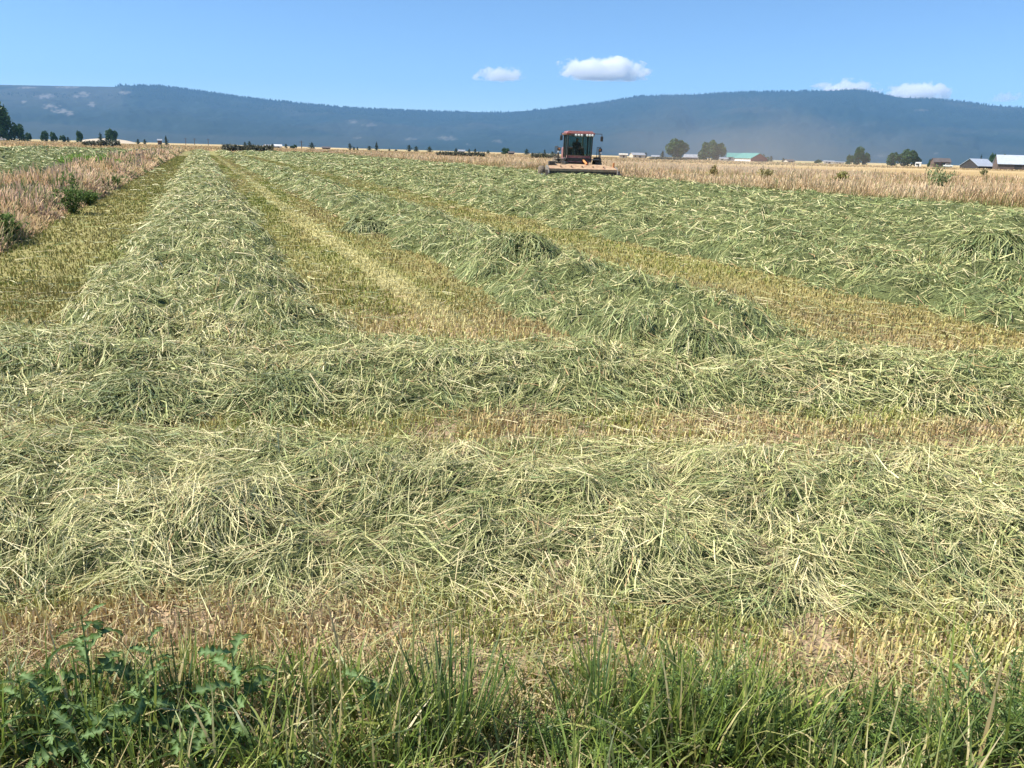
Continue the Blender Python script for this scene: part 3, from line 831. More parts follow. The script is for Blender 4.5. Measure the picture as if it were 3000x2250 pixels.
# ------------------------------------------------------------------ standing crop
def build_crop():
    # a bed of packed lower stems with the loose stalks standing in it
    us = np.concatenate([np.linspace(-6, 60, 130), np.geomspace(62, 240, 70)])
    vs_ = np.concatenate([np.linspace(0, 4, 22), np.geomspace(4.5, 62, 40)])
    U, W_ = np.meshgrid(us, vs_, indexing='ij')
    Vv = crop_edge(U) + W_
    X, Y = to_xy(U, Vv)
    hz = sstep(0.2, 3.5, W_) * (0.22 + 0.2 * fbm(X * 0.6, Y * 0.6, 3)) - 0.02
    n = fbm(X * 0.5, Y * 0.5, 3)[..., None]
    t = sstep(0.0, 1.0, W_)[..., None]
    col = np.array([0.10, 0.12, 0.045]) * (1 - t) + np.array([0.36, 0.255, 0.14]) * t
    col = col * (0.6 + 0.8 * n)
    o = link_mesh('standing_crop', grid_mesh('standing_crop', X, Y, ground_z(X, Y) + hz, col), M_MOUND)
    tag(o, 'uncut tan hay crop standing beside the windrower', 'crop', kind='stuff')
    n = 78000
    w_ = np.where(rng.random(n) < 0.45, rng.random(n) * 3.0, 62 * rng.random(n) ** 2.2)
    u = np.where(rng.random(n) < 0.75, rng.uniform(-6, 75, n), rng.uniform(60, 240, n))
    v = crop_edge(u) + w_
    x, y = to_xy(u, v); m = in_view(x, y, 3); x, y, w_, u = x[m], y[m], w_[m], u[m]; n = len(x)
    d = np.hypot(x, y)
    hn = fbm(x * 0.5 + 80, y * 0.5, 3)
    L = rng.uniform(0.3, 0.85, n) * (0.40 + 1.0 * hn) * (0.5 + 0.5 * sstep(0, 1.5, w_))
    w = (0.0008 * d) * rng.uniform(0.5, 1.2, n)
    g = fbm(x * 0.22 + 10, y * 0.22, 3) + rng.normal(0, 0.1, n)
    pc = [(0.58, 0.40, 0.23), (0.50, 0.34, 0.19), (0.70, 0.54, 0.34), (0.40, 0.32, 0.14), (0.24, 0.27, 0.10)]
    idx = np.full(n, 0); idx[g > 0.56] = 2; idx[g < 0.42] = 1; idx[g < 0.34] = 3
    idx[rng.random(n) < 0.08] = 4
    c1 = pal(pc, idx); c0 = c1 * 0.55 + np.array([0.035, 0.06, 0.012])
    lowg = (w_ < 0.7) & (rng.random(n) < 0.45); L[lowg] *= 0.55; c1[lowg] = np.array([0.17, 0.22, 0.075]) * rng.uniform(0.7, 1.2, (lowg.sum(), 1))
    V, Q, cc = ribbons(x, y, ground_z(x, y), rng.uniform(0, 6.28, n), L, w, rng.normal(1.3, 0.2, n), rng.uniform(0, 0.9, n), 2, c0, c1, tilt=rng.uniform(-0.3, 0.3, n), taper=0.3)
    tag(link_mesh('stalks', np_mesh('stalks', V, Q, cc), M_DRY, o), kind='stuff')
    # rough dry pasture beyond the mown field and the crop
    n = 60000
    u = rng.uniform(150, 420, n); v = rng.uniform(-110, 260, n)
    keep = ((v > VERGE0) & (u > FIELD_END - 6)) | (v < VERGE0); u, v = u[keep], v[keep]
    x, y = to_xy(u, v); m = in_view(x, y, 4); x, y = x[m], y[m]; n = len(x); d = np.hypot(x, y)
    c1 = pal([(0.58, 0.43, 0.24), (0.46, 0.33, 0.17), (0.66, 0.52, 0.32), (0.30, 0.28, 0.12)], rng.choice(4, n, p=[.4, .3, .15, .15]))
    L = rng.uniform(0.2, 0.5, n) * (0.4 + 1.0 * fbm(x * 0.06, y * 0.06, 3))
    V, Q, cc = ribbons(x, y, ground_z(x, y), rng.uniform(0, 6.28, n), L, 0.0012 * d * rng.uniform(0.6, 1.3, n), rng.normal(1.2, 0.3, n), rng.uniform(0, 1, n), 1, c1 * 0.6, c1, tilt=rng.uniform(-.3, .3, n), taper=0.4)
    tag(link_mesh('dry_pasture', np_mesh('dry_pasture', V, Q, cc), M_DRY), 'rough tan pasture grass between the mown field and the farms', 'pasture', kind='stuff')
build_crop()
for px, py, h, w, cols, lb in [(2745, 560, 1.9, 1.8, [(0.26, 0.32, 0.16), (0.33, 0.37, 0.19), (0.20, 0.25, 0.11)], 'tall grey-green bush rising out of the tan standing crop'),
                               (2090, 528, 1.25, 0.7, [(0.32, 0.27, 0.12), (0.38, 0.33, 0.15)], 'small dark weed clump standing above the tan crop'),
                               (2240, 535, 1.2, 1.3, [(0.38, 0.36, 0.17), (0.32, 0.29, 0.13)], 'broad olive weed clump in the tan crop'),
                               (2462, 545, 1.15, 0.9, [(0.30, 0.30, 0.10), (0.25, 0.26, 0.1)], 'yellow-green weed in the tan standing crop'),
                               (2880, 520, 1.3, 1.1, [(0.2, 0.22, 0.1), (0.25, 0.25, 0.12)], 'sparse olive weed in the crop before the old barn')]:
    g = ground_at(px, py)
    leafy_weed('crop_weed', g.x, g.y, h, w, 700, cols, lb, 'weed', 'weeds in the standing crop', 0.075, up=1.0, stems=12)

# ------------------------------------------------------------------ heaps of hay on the windrows
def hay_heap(px, py, r, h, label, n=900, dark=0.8):
    n = int(n * 2.2)
    g = ground_at(px, py, 0.25)
    x0, y0 = g.x, g.y
    z0 = float(ground_z(np.array(x0), np.array(y0)) + hay_z(np.array([x0]), np.array([y0]))[0]) - 0.06
    o = empty('hay_heap', (x0, y0, z0))
    def hf(x, y):
        q = np.clip(1 - (x * x + (y * 1.2) ** 2) / (r * r), 0, 1)
        return h * q ** 0.8 * (0.6 + 0.8 * fbm(x / r * 2.5 + px, y / r * 2.5, 2))
    t = np.linspace(-1.1, 1.1, 24) * r
    X, Y = np.meshgrid(t, t, indexing='ij')
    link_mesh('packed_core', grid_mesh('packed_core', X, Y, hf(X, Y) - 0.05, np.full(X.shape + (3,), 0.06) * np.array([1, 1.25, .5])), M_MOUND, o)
    d = math.hypot(x0, y0)
    th = rng.uniform(0, 6.28, n); rr = r * np.sqrt(rng.random(n)) * 1.1
    x, y = rr * np.cos(th), rr * np.sin(th)
    L = rng.uniform(0.08, 0.30, n) * (1 + d / 50); ang = th + rng.normal(0, 0.7, n)
    idx = rng.choice(6, n, p=[.2, .3, .3, .07, .03, .1])
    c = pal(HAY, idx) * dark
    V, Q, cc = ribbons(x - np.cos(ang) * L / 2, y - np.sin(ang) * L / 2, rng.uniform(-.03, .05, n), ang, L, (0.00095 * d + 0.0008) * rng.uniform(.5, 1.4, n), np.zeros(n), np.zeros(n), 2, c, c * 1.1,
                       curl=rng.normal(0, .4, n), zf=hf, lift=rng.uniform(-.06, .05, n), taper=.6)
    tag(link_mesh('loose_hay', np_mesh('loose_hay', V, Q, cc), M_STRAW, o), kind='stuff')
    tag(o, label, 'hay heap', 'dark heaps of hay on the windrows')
hay_heap(2885, 760, 0.75, 0.42, 'largest dark humped heap of hay on the third windrow from the verge', 1300)
hay_heap(1530, 745, 0.6, 0.30, 'rounded heap of hay on the windrow between the stubble strips', 1000, 0.85)
hay_heap(1075, 640, 0.55, 0.30, 'farther dark heap of hay on the windrow between the stubble strips', 800)
hay_heap(2060, 985, 0.35, 0.2, 'small dark heap of hay where the second windrow ends', 700)
hay_heap(860, 1065, 0.42, 0.10, 'low dark heap of hay at the foot of the first windrow', 900, 0.8)
hay_heap(420, 1075, 0.45, 0.10, 'wide dark heap of hay in the crosswise swath', 900, 0.8)

# ------------------------------------------------------------------ trees
def crown_mesh(kind, seed, n=2600):
    """leaf faces spread through a crown of unit height (0..1) and unit half-width"""
    r = np.random.default_rng(seed)
    P = []; shade = []
    if kind == 'round':
        blobs = [(0, 0, 0.58, 0.62)]
        for k in range(13):
            th = r.uniform(0, 6.28); ph = r.uniform(-0.5, 1.1); q = r.uniform(0.45, 0.72)
            blobs.append((q * math.cos(th) * math.cos(ph), q * math.sin(th) * math.cos(ph), 0.55 + 0.33 * math.sin(ph), r.uniform(0.22, 0.42)))
        for k in range(n):
            bx, by, bz, br = blobs[r.integers(0, len(blobs))]
            v = r.normal(size=3); v /= np.linalg.norm(v); q = br * r.random() ** 0.25
            P.append((bx + v[0] * q, by + v[1] * q, bz + v[2] * q * 0.55)); shade.append(r.uniform(0.7, 1.3))
    else:
        levels = 16
        for k in range(n):
            t = r.random() ** 1.3
            prof = (1 - t) ** (0.75 if kind == 'cone' else 0.5) * (0.75 + 0.4 * math.sin(t * levels * 2.5 + seed))
            if kind == 'juniper': prof = math.sin(math.pi * min(1, t * 0.8 + 0.2)) ** 0.8 * (0.75 + 0.35 * math.sin(t * 23 + seed))
            th = r.uniform(0, 6.28); lump = 0.75 + 0.35 * math.sin(th * 3 + t * 9 + seed)
            q = prof * lump * r.random() ** 0.35
            P.append((q * math.cos(th), q * math.sin(th), 0.05 + 0.95 * t)); shade.append(r.uniform(0.6, 1.25))
    P = np.array(P); n = len(P)
    lo, hi = np.percentile(P[:, 2], 1), np.percentile(P[:, 2], 99.5)
    P[:, 2] = 0.02 + 0.97 * (P[:, 2] - lo) / (hi - lo)
    P[:, :2] /= np.percentile(np.hypot(P[:, 0], P[:, 1]), 96)
    s = 0.10 if kind == 'round' else 0.095
    a = r.normal(size=(n, 3)); a /= np.linalg.norm(a, axis=1)[:, None]
    b = np.cross(a, r.normal(size=(n, 3))); b /= np.linalg.norm(b, axis=1)[:, None]
    sc = r.uniform(0.6, 1.4, (n, 1)) * s
    sq = np.array([1, 1, 0.5])
    V = np.stack([P - a * sc * sq, P - b * sc * 0.6 * sq, P + a * sc * sq, P + b * sc * 0.6 * sq], 1).reshape(-1, 3)
    Q = np.arange(n * 4).reshape(n, 4)
    base = {'round': (0.045, 0.098, 0.022), 'cone': (0.030, 0.055, 0.026), 'juniper': (0.042, 0.070, 0.034)}[kind]
    col = np.array(base) * np.array(shade)[:, None] * r.uniform(0.9, 1.1, (n, 3))
    me = np_mesh('crown', V, Q, np.repeat(col, 4, 0)); me.materials.append(M_LEAF)
    return me
CROWNS = {k: [crown_mesh(k, s, nn) for s in seeds] for k, seeds, nn in (('round', (1, 2, 3, 4), 3400), ('cone', (5, 6), 1100), ('juniper', (7, 8, 9), 1300))}
tk = MB(); tk.tube((0, 0, -0.3), (0, 0, 0.5), 0.05, 0.035, 8); tk.tube((0, 0, 0.3), (0.18, 0.05, 0.62), 0.028, 0.012, 6); tk.tube((0, 0, 0.34), (-0.16, 0.08, 0.66), 0.026, 0.012, 6); tk.tube((0, 0, 0.36), (0.03, -0.17, 0.7), 0.022, 0.01, 6)
_t = tk.build('trunk', M_BARK); TRUNK = _t.data; bpy.data.objects.remove(_t)

def tree(x0, x1, ytop, dist, kind, label, group=None, name=None, clear=0.0):
    """x0, x1, ytop are the crown's sides and top in the photograph; dist from the road side in metres"""
    cx = (x0 + x1) / 2
    az = azimuth(cx); x, y = polar(az, dist)
    gz = float(ground_z(np.array(x), np.array(y)))
    h = height_at(cx, ytop, dist) - gz
    w = dist * abs(azimuth(x1) - azimuth(x0))
    o = empty(name or {'round': 'broadleaf_tree', 'cone': 'conifer_tree', 'juniper': 'juniper_tree'}[kind], (x, y, gz), random.uniform(0, 6.28))
    t = link_mesh('trunk', TRUNK, None, o); t.scale = (h * 0.8, h * 0.8, h)
    c = link_mesh('crown', random.choice(CROWNS[kind]), None, o)
    c.location = (0, 0, clear * h); c.scale = (w / 2, w / 2, h * (1 - clear) / (1.0))
    return tag(o, label, 'tree', group)

G1 = 'small trees along the far field edge'
LJ = 'small dark juniper standing on the far edge of the dry fields'
tree(-70, 47, 300, 430, 'round', 'large dense broadleaf tree beside the white parked truck', name='broadleaf_tree')
tree(-40, 25, 300, 445, 'round', 'tall dark broadleaf tree behind the largest dense tree')
tree(38, 84, 366, 440, 'round', 'round broadleaf tree next to the largest dense tree')
tree(80, 99, 390, 445, 'round', 'low bushy tree under the round broadleaf tree')
for a, b, t, k in [(125, 149, 384, 'round'), (150, 172, 388, 'round'), (177, 198, 397, 'round'), (197, 210, 401, 'juniper')]:
    tree(a, b, t, 520, k, 'small bushy tree in the cluster near the round broadleaf tree', 'bushy trees in a cluster')
tree(227, 249, 385, 520, 'round', 'dark upright tree at the end of the dark brush row')
tree(291, 307, 388, 520, 'juniper', 'narrow dark tree before the pale slope')
tree(315, 350, 379, 520, 'round', 'round crowned tree with bare trunk before the pale slope', clear=0.12)
tree(309, 320, 402, 520, 'juniper', 'low juniper beside the round crowned tree', 'junipers beside the round crowned tree')
tree(336, 347, 400, 520, 'juniper', 'low juniper beside the round crowned tree', 'junipers beside the round crowned tree')
for a, b, t, dd in [(400, 413, 407, 480), (421, 433, 408, 480), (1025 - 6, 1025 + 7, 419, 420), (1032, 1042, 430, 420), (1043, 1051, 431, 420),
                    (1074, 1090, 427, 420), (1136, 1145, 435, 420), (1153, 1167, 438, 420), (1191, 1207, 424, 420), (1211, 1227, 428, 420), (1249, 1268, 429, 420), (1276, 1284, 444, 420),
                    (1424, 1436, 440, 430), (1444, 1455, 450, 430), (1534, 1552, 436, 430), (1553, 1566, 448, 430), (1592, 1600, 437, 430), (1611, 1627, 444, 430)]:
    tree(a, b, t, dd, 'juniper', LJ, G1)
tree(482, 497, 397, 480, 'cone', 'pointed conifer standing alone by the thin poles')
tree(713, 724, 415, 430, 'juniper', 'dark tree behind the longest dark brush row', 'trees behind the longest dark brush row'); tree(724, 739, 413, 430, 'juniper', 'dark tree behind the longest dark brush row', 'trees behind the longest dark brush row')
tree(793, 806, 421, 425, 'juniper', 'dark tree growing against the white house')
tree(833, 844, 421, 440, 'juniper', 'thin juniper between the white house and the bushy pair')
tree(849, 862, 427, 440, 'round', 'bushy tree beside the utility pole', 'bushy pair beside the utility pole'); tree(858, 871, 424, 440, 'round', 'bushy tree beside the utility pole', 'bushy pair beside the utility pole')
tree(905, 924, 417, 430, 'juniper', 'stout dark juniper past the utility pole')
tree(1096, 1111, 415, 420, 'cone', 'tallest pointed conifer of the far field edge')
tree(1328, 1344, 434, 430, 'cone', 'conifer standing beside the small white house'); tree(1368, 1381, 436, 430, 'cone', 'conifer in the pair past the small white house', 'conifer pair past the white house'); tree(1385, 1399, 435, 430, 'cone', 'conifer in the pair past the small white house', 'conifer pair past the white house')
tree(1469, 1494, 434, 430, 'round', 'rounded tree beside the open dark shed')
tree(1888, 1898, 446, 480, 'juniper', 'juniper among the pale sheds'); tree(1933, 1951, 442, 430, 'cone', 'conifer standing close to the tall oval tree')
tree(1955, 2017, 409, 420, 'round', 'tall oval broadleaf tree past the windrower')
tree(2049, 2110, 413, 425, 'round', 'broad round tree beside the green roofed barn'); tree(2085, 2128, 421, 430, 'round', 'greyer tree crown merging with the broad round tree')
tree(2231, 2246, 451, 410, 'juniper', 'dark juniper at the red gable of the barn'); tree(2244, 2260, 460, 415, 'round', 'bright low bush at the red gable of the barn'); tree(2255, 2269, 457, 420, 'juniper', 'juniper past the bush at the red gable')
tree(2293, 2304, 462, 470, 'juniper', 'small juniper beside the dark roofed cottage')
tree(2388, 2414, 468, 500, 'round', 'low rounded tree before the white sheds')
tree(2483, 2506, 455, 430, 'round', 'shortest tree of the cluster of three'); tree(2504, 2535, 431, 430, 'round', 'tallest tree of the cluster of three'); tree(2526, 2555, 449, 435, 'round', 'middle-sized tree of the cluster of three')
tree(2602, 2645, 448, 420, 'round', 'wide low tree joined to a taller broad tree'); tree(2636, 2698, 440, 425, 'round', 'taller broad tree next to the white trailer')
tree(2724, 2738, 468, 440, 'round', 'small bushy tree at the brown house')
tree(2873, 2885, 452, 470, 'cone', 'dark conifer behind the flared roof barn'); tree(2903, 2925, 451, 470, 'round', 'dark tree between the two barns'); tree(2920, 2960, 454, 480, 'round', 'dark tree behind the ridge of the long barn')

# ------------------------------------------------------------------ farm buildings
M_WHITE = plain('white_paint', (0.72, 0.71, 0.68), 0.6, scale=1.2, var=0.12)
M_PALE = plain('pale_boards', (0.5, 0.46, 0.38), 0.8, scale=1.5)
M_RED = plain('red_boards', (0.22, 0.055, 0.045), 0.8, scale=1.2)
M_BROWN = plain('weathered_boards', (0.13, 0.09, 0.07), 0.85, scale=1.2)
M_DARKW = plain('dark_boards', (0.05, 0.042, 0.038), 0.85, scale=1.0)
M_GREENR = plain('green_metal_roof', (0.12, 0.30, 0.26), 0.4, metal=0.1, scale=0.8, var=0.12)
M_METALR = plain('pale_metal_roof', (0.50, 0.54, 0.60), 0.35, metal=0.2, scale=0.8, var=0.12)
M_SHEDR = plain('grey_metal_roof', (0.30, 0.31, 0.33), 0.5, metal=0.1, scale=0.8)
M_DARKR = plain('dark_roof', (0.10, 0.085, 0.08), 0.8, scale=1.0)
BRUSH = [(0.10, 0.105, 0.06), (0.13, 0.125, 0.075), (0.075, 0.08, 0.05)]
def glass_mat(name, col, rough, mixf):
    m, nt, p, out = new_mat(name)
    p.inputs['Base Color'].default_value = (*col, 1); p.inputs['Roughness'].default_value = rough; spec(p, 0.6)
    t = nd(nt, 'ShaderNodeBsdfTransparent'); t.inputs['Color'].default_value = (0.62, 0.74, 0.70, 1)
    mx = nd(nt, 'ShaderNodeMixShader'); mx.inputs[0].default_value = mixf
    nt.links.new(p.outputs[0], mx.inputs[1]); nt.links.new(t.outputs[0], mx.inputs[2]); nt.links.new(mx.outputs[0], out.inputs['Surface'])
    return m
M_WIN = plain('dark_window', (0.03, 0.04, 0.05), 0.15, scale=1.0)

def building(x0, x1, ytop, dist, label, cat, wallm, roofm, eave=0.6, depth=8.0, rz=0.0, ridge='x', gablem=None, name='farm_building', group=None, doors=1, windows=2, over=0.4):
    """gabled building that fills x0..x1 and reaches ytop in the photograph; ridge 'x' runs across the view, 'y' towards the viewer"""
    cx = (x0 + x1) / 2; az = azimuth(cx); x, y = polar(az, dist)
    gz = float(ground_z(np.array(x), np.array(y)))
    H = height_at(cx, ytop, dist) - gz; Wd = dist * abs(azimuth(x1) - azimuth(x0))
    he = H * eave
    o = empty(name, (x, y, gz), -az + rz)
    W2, D2 = Wd / 2, depth / 2
    wl = MB(); wl2 = MB(); gm = MB(); gm2 = MB(); rf = MB(); th = 0.12
    if ridge == 'x':
        wl.box((0, -D2 + .1, he / 2 - .2), (Wd - .02, .2, he + .4)); wl2.box((0, D2 - .1, he / 2 - .2), (Wd - .02, .2, he + .4))
        for s in (-1, 1): (gm if s < 0 else gm2).prism([(-D2 + .2, -.4), (D2 - .2, -.4), (D2 - .2, he), (0, H - .14), (-D2 + .2, he)], s * W2 - .1 * s, s * W2 + .1 * s)
        for s in (-1, 1):
            k = (H - he) / D2
            ye, ze = s * (D2 + over), he - over * k
            rf.prism([(0, H - .02), (ye, ze - .02), (ye, ze + th), (0, H + th)], -W2 - over, W2 + over)
    else:
        for s in (-1, 1): (wl if s < 0 else wl2).box((s * (W2 - .1), 0, he / 2 - .2), (.2, depth - .42, he + .4))
        Mz = Matrix.Rotation(math.pi / 2, 4, 'Z')
        for s in (-1, 1): (gm if s < 0 else gm2).prism([(-W2, -.4), (W2, -.4), (W2, he), (0, H - .14), (-W2, he)], s * D2 - .1 * s, s * D2 + .1 * s, Mz)
        k = (H - he) / W2
        for s in (-1, 1):
            xe, ze = s * (W2 + over), he - over * k
            rf.prism([(0, H - .02), (xe, ze - .02), (xe, ze + th), (0, H + th)], -D2 - over, D2 + over, Mz)
    wl.build('wall', wallm, o); wl2.build('wall', wallm, o); gm.build('gable_wall', gablem or wallm, o); gm2.build('gable_wall', gablem or wallm, o); rf.build('roof', roofm, o)
    for i in range(doors):
        d_ = MB(); xx = (-0.5 + (i + 0.6) / max(1, doors)) * Wd * 0.7
        d_.box((xx, -D2 - .03, min(2.4, he * .8) / 2), (min(2.6, Wd * .2), .06, min(2.4, he * .8))); d_.build('door', M_DARKW, o)
    for i in range(windows):
        d_ = MB(); xx = (-0.5 + (i + 0.25) / max(1, windows)) * Wd * 0.85
        d_.box((xx, -D2 - .03, he * .6), (1.0, .06, min(1.0, he * .4))); d_.build('window', M_WIN, o)
    return tag(o, label, cat, group)

def brush_row(x0, x1, ytop, dist, label, depth=3.0, n=1800):
    az0, az1 = azimuth(x0), azimuth(x1)
    x, y = polar((az0 + az1) / 2, dist); gz = float(ground_z(np.array(x), np.array(y)))
    W = dist * abs(az1 - az0); H = height_at((x0 + x1) / 2, ytop, dist) - gz
    o = empty('brush_row', (x, y, gz), -(az0 + az1) / 2)
    px = rng.uniform(-W / 2, W / 2, n); top = H * (0.6 + 0.45 * fbm(px * 0.5 + x0, px * 0, 3))
    pz = rng.random(n) * top * 0.9; py = rng.normal(0, depth / 4, n)
    c = pal(BRUSH, rng.integers(0, 3, n), 0.3)
    V, Q, cc = ribbons(px, py, pz, rng.uniform(0, 6.28, n), rng.uniform(.4, .9, n), rng.uniform(.25, .55, n), rng.normal(.7, .4, n), np.full(n, .5), 2, c, c, taper=.8)
    tag(link_mesh('foliage', np_mesh('foliage', V, Q, cc), M_LEAF, o), kind='stuff')
    mb = MB()
    for k in range(6): mb.tube((-W / 2 + W * (k + .5) / 6, 0, -.2), (-W / 2 + W * (k + .5) / 6 + .2, 0, H * .7), .06, .03, 6)
    mb.build('stem', M_BARK, o)
    tag(o, label, 'brush', 'low dark brush rows')

building(2133, 2192, 449, 400, 'white farm shed with long green metal roof behind the red gabled barn', 'barn', M_WHITE, M_GREENR, 0.52, 14, 0.0, 'x', windows=3)
building(2172, 2232, 449, 385, 'white sided barn with green metal roof and dark red gable', 'barn', M_WHITE, M_GREENR, 0.45, 12, R(38), 'y', gablem=M_RED, windows=0)
building(2112, 2134, 462, 392, 'low white annex beside the green roofed shed', 'shed', M_WHITE, M_SHEDR, 0.7, 6, 0, 'x', doors=0, windows=1)
building(2923, 3090, 456, 400, 'long old barn with pale metal roof and dark red-brown walls', 'barn', M_BROWN, M_METALR, 0.40, 13, R(10), 'x', windows=0, doors=2)
building(2838, 2906, 466, 405, 'smaller dark barn with flared pale metal roof', 'barn', M_DARKW, M_METALR, 0.30, 10, R(-38), 'y', windows=0, doors=1)
building(2738, 2786, 464, 430, 'brown low house between the trailer and the barns', 'house', M_BROWN, M_DARKR, 0.6, 8, R(12), 'x')
building(2689, 2706, 476, 420, 'small white trailer parked by the taller broad tree', 'trailer', M_WHITE, M_WHITE, 0.9, 2.6, 0, 'x', name='parked_trailer', doors=1, windows=1, over=0.05)
building(2306, 2326, 467, 460, 'cottage with dark roof beside a small juniper', 'house', M_PALE, M_DARKR, 0.5, 7, R(20), 'x')
building(2418, 2448, 471, 520, 'low white shed past the low rounded tree', 'shed', M_WHITE, M_SHEDR, 0.7, 8, 0, 'x', doors=1, windows=1)
building(2450, 2478, 474, 560, 'low pale shed behind the cluster of three trees', 'shed', M_PALE, M_SHEDR, 0.7, 8, 0, 'x', doors=1, windows=1)
building(2008, 2052, 453, 440, 'white house between the tall oval tree and the broad round tree', 'house', M_WHITE, M_SHEDR, 0.5, 8, R(-8), 'x')
building(2012, 2046, 462, 415, 'dark open shed in front of a white house between two trees', 'shed', M_DARKW, M_DARKR, 0.75, 5, 0, 'x', windows=0)
building(1911, 1932, 455, 470, 'small white house near the conifer and tall oval tree', 'house', M_WHITE, M_SHEDR, 0.6, 7, 0, 'x')
building(1850, 1886, 448, 480, 'pale shed with light roof past the windrower', 'shed', M_PALE, M_SHEDR, 0.6, 9, R(15), 'x')
building(1816, 1838, 450, 400, 'tan open fronted hut in the dusty field beside the windrower', 'hut', M_PALE, M_PALE, 0.75, 5, 0, 'x', windows=0)
building(1344, 1361, 439, 440, 'small white house with conifers on both sides', 'house', M_WHITE, M_SHEDR, 0.6, 8, 0, 'x')
building(1491, 1506, 444, 425, 'open dark shed beside a rounded tree', 'shed', M_DARKW, M_DARKR, 0.6, 5, 0, 'x', windows=0)
building(778, 800, 424, 435, 'white house beside a dark tree past the longest dark brush row', 'house', M_WHITE, M_SHEDR, 0.5, 9, R(15), 'x')
building(803, 825, 424, 440, 'white long house past the dark tree', 'house', M_WHITE, M_WHITE, 0.6, 9, 0, 'x')
brush_row(655, 797, 428, 188, 'longest dark brush row, across the far end of the mown field', 3.0, 4200)
building(945, 967, 430, 440, 'low grey shed past the stout juniper', 'shed', M_BROWN, M_DARKR, 0.6, 7, 0, 'x', windows=1)
building(465, 476, 408, 500, 'narrow grey hut beside the pointed conifer', 'hut', M_BROWN, M_SHEDR, 0.8, 3, 0, 'x', windows=0)
brush_row(246, 352, 415, 225, 'low dark brush row before the pale slope')
brush_row(1281, 1418, 448, 190, 'low dark brush row before the small white house')
brush_row(1560, 1630, 452, 200, 'low green brush row beside the windrower')
brush_row(1905, 2012, 462, 310, 'low grey brush row before the tall oval tree')

def pale_slope():
    az0, az1 = azimuth(230), azimuth(400)
    a = np.linspace(az0, az1, 40); r = np.linspace(620, 900, 10)
    A, RR = np.meshgrid(a, r, indexing='ij')
    t = (A - az0) / (az1 - az0); s = (RR - 620) / 280
    Z = 0.3 + 3.2 * np.sin(np.pi * np.clip(t, 0, 1)) ** 0.6 * np.sin(np.pi * np.clip(s, 0, 1))
    col = np.broadcast_to(np.array([0.50, 0.42, 0.31]), A.shape + (3,)).copy()
    tag(link_mesh('terrain_rise', grid_mesh('terrain_rise', np.sin(A) * RR, np.cos(A) * RR, Z, col), M_GROUND), 'pale bare rise behind the dark brush row', 'terrain', kind='structure')
pale_slope()

def pole(px, ytop, dist, label):
    az = azimuth(px); x, y = polar(az, dist); gz = float(ground_z(np.array(x), np.array(y)))
    h = height_at(px, ytop, dist) - gz
    o = empty('utility_pole', (x, y, gz), -az)
    MB().tube((0, 0, -.5), (0, 0, h), .22, .16, 8).build('post', M_BARK, o)
    MB().box((0, 0, h - .7), (2.2, .14, .16)).build('crossarm', M_BARK, o)
    tag(o, label, 'pole', 'utility poles before the ridge')
pole(884, 412, 430, 'utility pole standing past the white houses')
for q in (546, 572, 612): pole(q, 404 + (q - 546) * .03, 620, 'thin utility pole by the pointed conifer')

def truck():
    az = azimuth(2); x, y = polar(az, 415); gz = float(ground_z(np.array(x), np.array(y)))
    o = empty('parked_truck', (x, y, gz), -az)
    MB().prism([(-.9, .45), (.9, .45), (.9, 1.0), (-.9, 1.0)], -2.6, 2.6).box((.3, 0, 1.3), (1.9, 1.6, .65), bev=.12).build('body', M_WHITE, o)
    MB().box((.3, -.82, 1.38), (1.4, .03, .4)).build('window', M_WIN, o)
    for wx in (-1.7, 1.7):
        for s in (-1, 1):
            MB().lathe([(-.12, .0), (-.12, .36), (.12, .36), (.12, 0)], 14, Matrix.Translation((wx, s * .85, .36)) @ Matrix.Rotation(math.pi / 2, 4, 'Z')).build('wheel', M_DARKW, o)
    tag(o, 'white truck parked under the large dense tree', 'truck')
truck()
def white_car():
    az = azimuth(2785); x, y = polar(az, 405); gz = float(ground_z(np.array(x), np.array(y)))
    o = empty('parked_car', (x, y, gz), -az)
    MB().box((0, 0, .75), (4.2, 1.8, .7), bev=.15).box((.1, 0, 1.3), (2.2, 1.6, .55), bev=.15).build('body', M_WHITE, o)
    MB().box((.1, -.82, 1.32), (1.9, .03, .36)).build('window', M_WIN, o)
    for wx in (-1.3, 1.3):
        for s in (-1, 1):
            MB().lathe([(-.1, 0), (-.1, .34), (.1, .34), (.1, 0)], 14, Matrix.Translation((wx, s * .82, .34)) @ Matrix.Rotation(math.pi / 2, 4, 'Z')).build('wheel', M_DARKW, o)
    tag(o, 'white car parked between the brown house and the flared roof barn', 'car')
white_car()

# ------------------------------------------------------------------ the windrower
DUST = (0.42, 0.33, 0.22)
M_CRED = plain('dusty_red_paint', (0.24, 0.03, 0.035), 0.4, scale=2.5, dust=(0.40, 0.29, 0.24), dustamt=0.42)
M_DECK = plain('dusty_header_paint', (0.28, 0.14, 0.10), 0.85, scale=2.0, dust=(0.47, 0.345, 0.21), dustamt=0.85, bump=0.2)
M_BLACK = plain('black_plastic', (0.022, 0.022, 0.025), 0.5, scale=4, dust=DUST, dustamt=0.12)
M_RUBBER = plain('tyre_rubber', (0.03, 0.028, 0.027), 0.85, scale=5, dust=DUST, dustamt=0.35)
M_GREY = plain('grey_steel', (0.25, 0.25, 0.24), 0.5, metal=0.3, scale=4, dust=DUST, dustamt=0.4)
M_LAMP = plain('lamp_lens', (0.85, 0.85, 0.8), 0.12, scale=6, var=0.05)
M_ORANGE = plain('orange_lens', (0.7, 0.28, 0.1), 0.3, scale=6, var=0.1)
M_SKIN = plain('skin', (0.42, 0.25, 0.17), 0.6, scale=8, var=0.08)
M_SHIRT = plain('dark_work_shirt', (0.05, 0.06, 0.08), 0.85, scale=8)
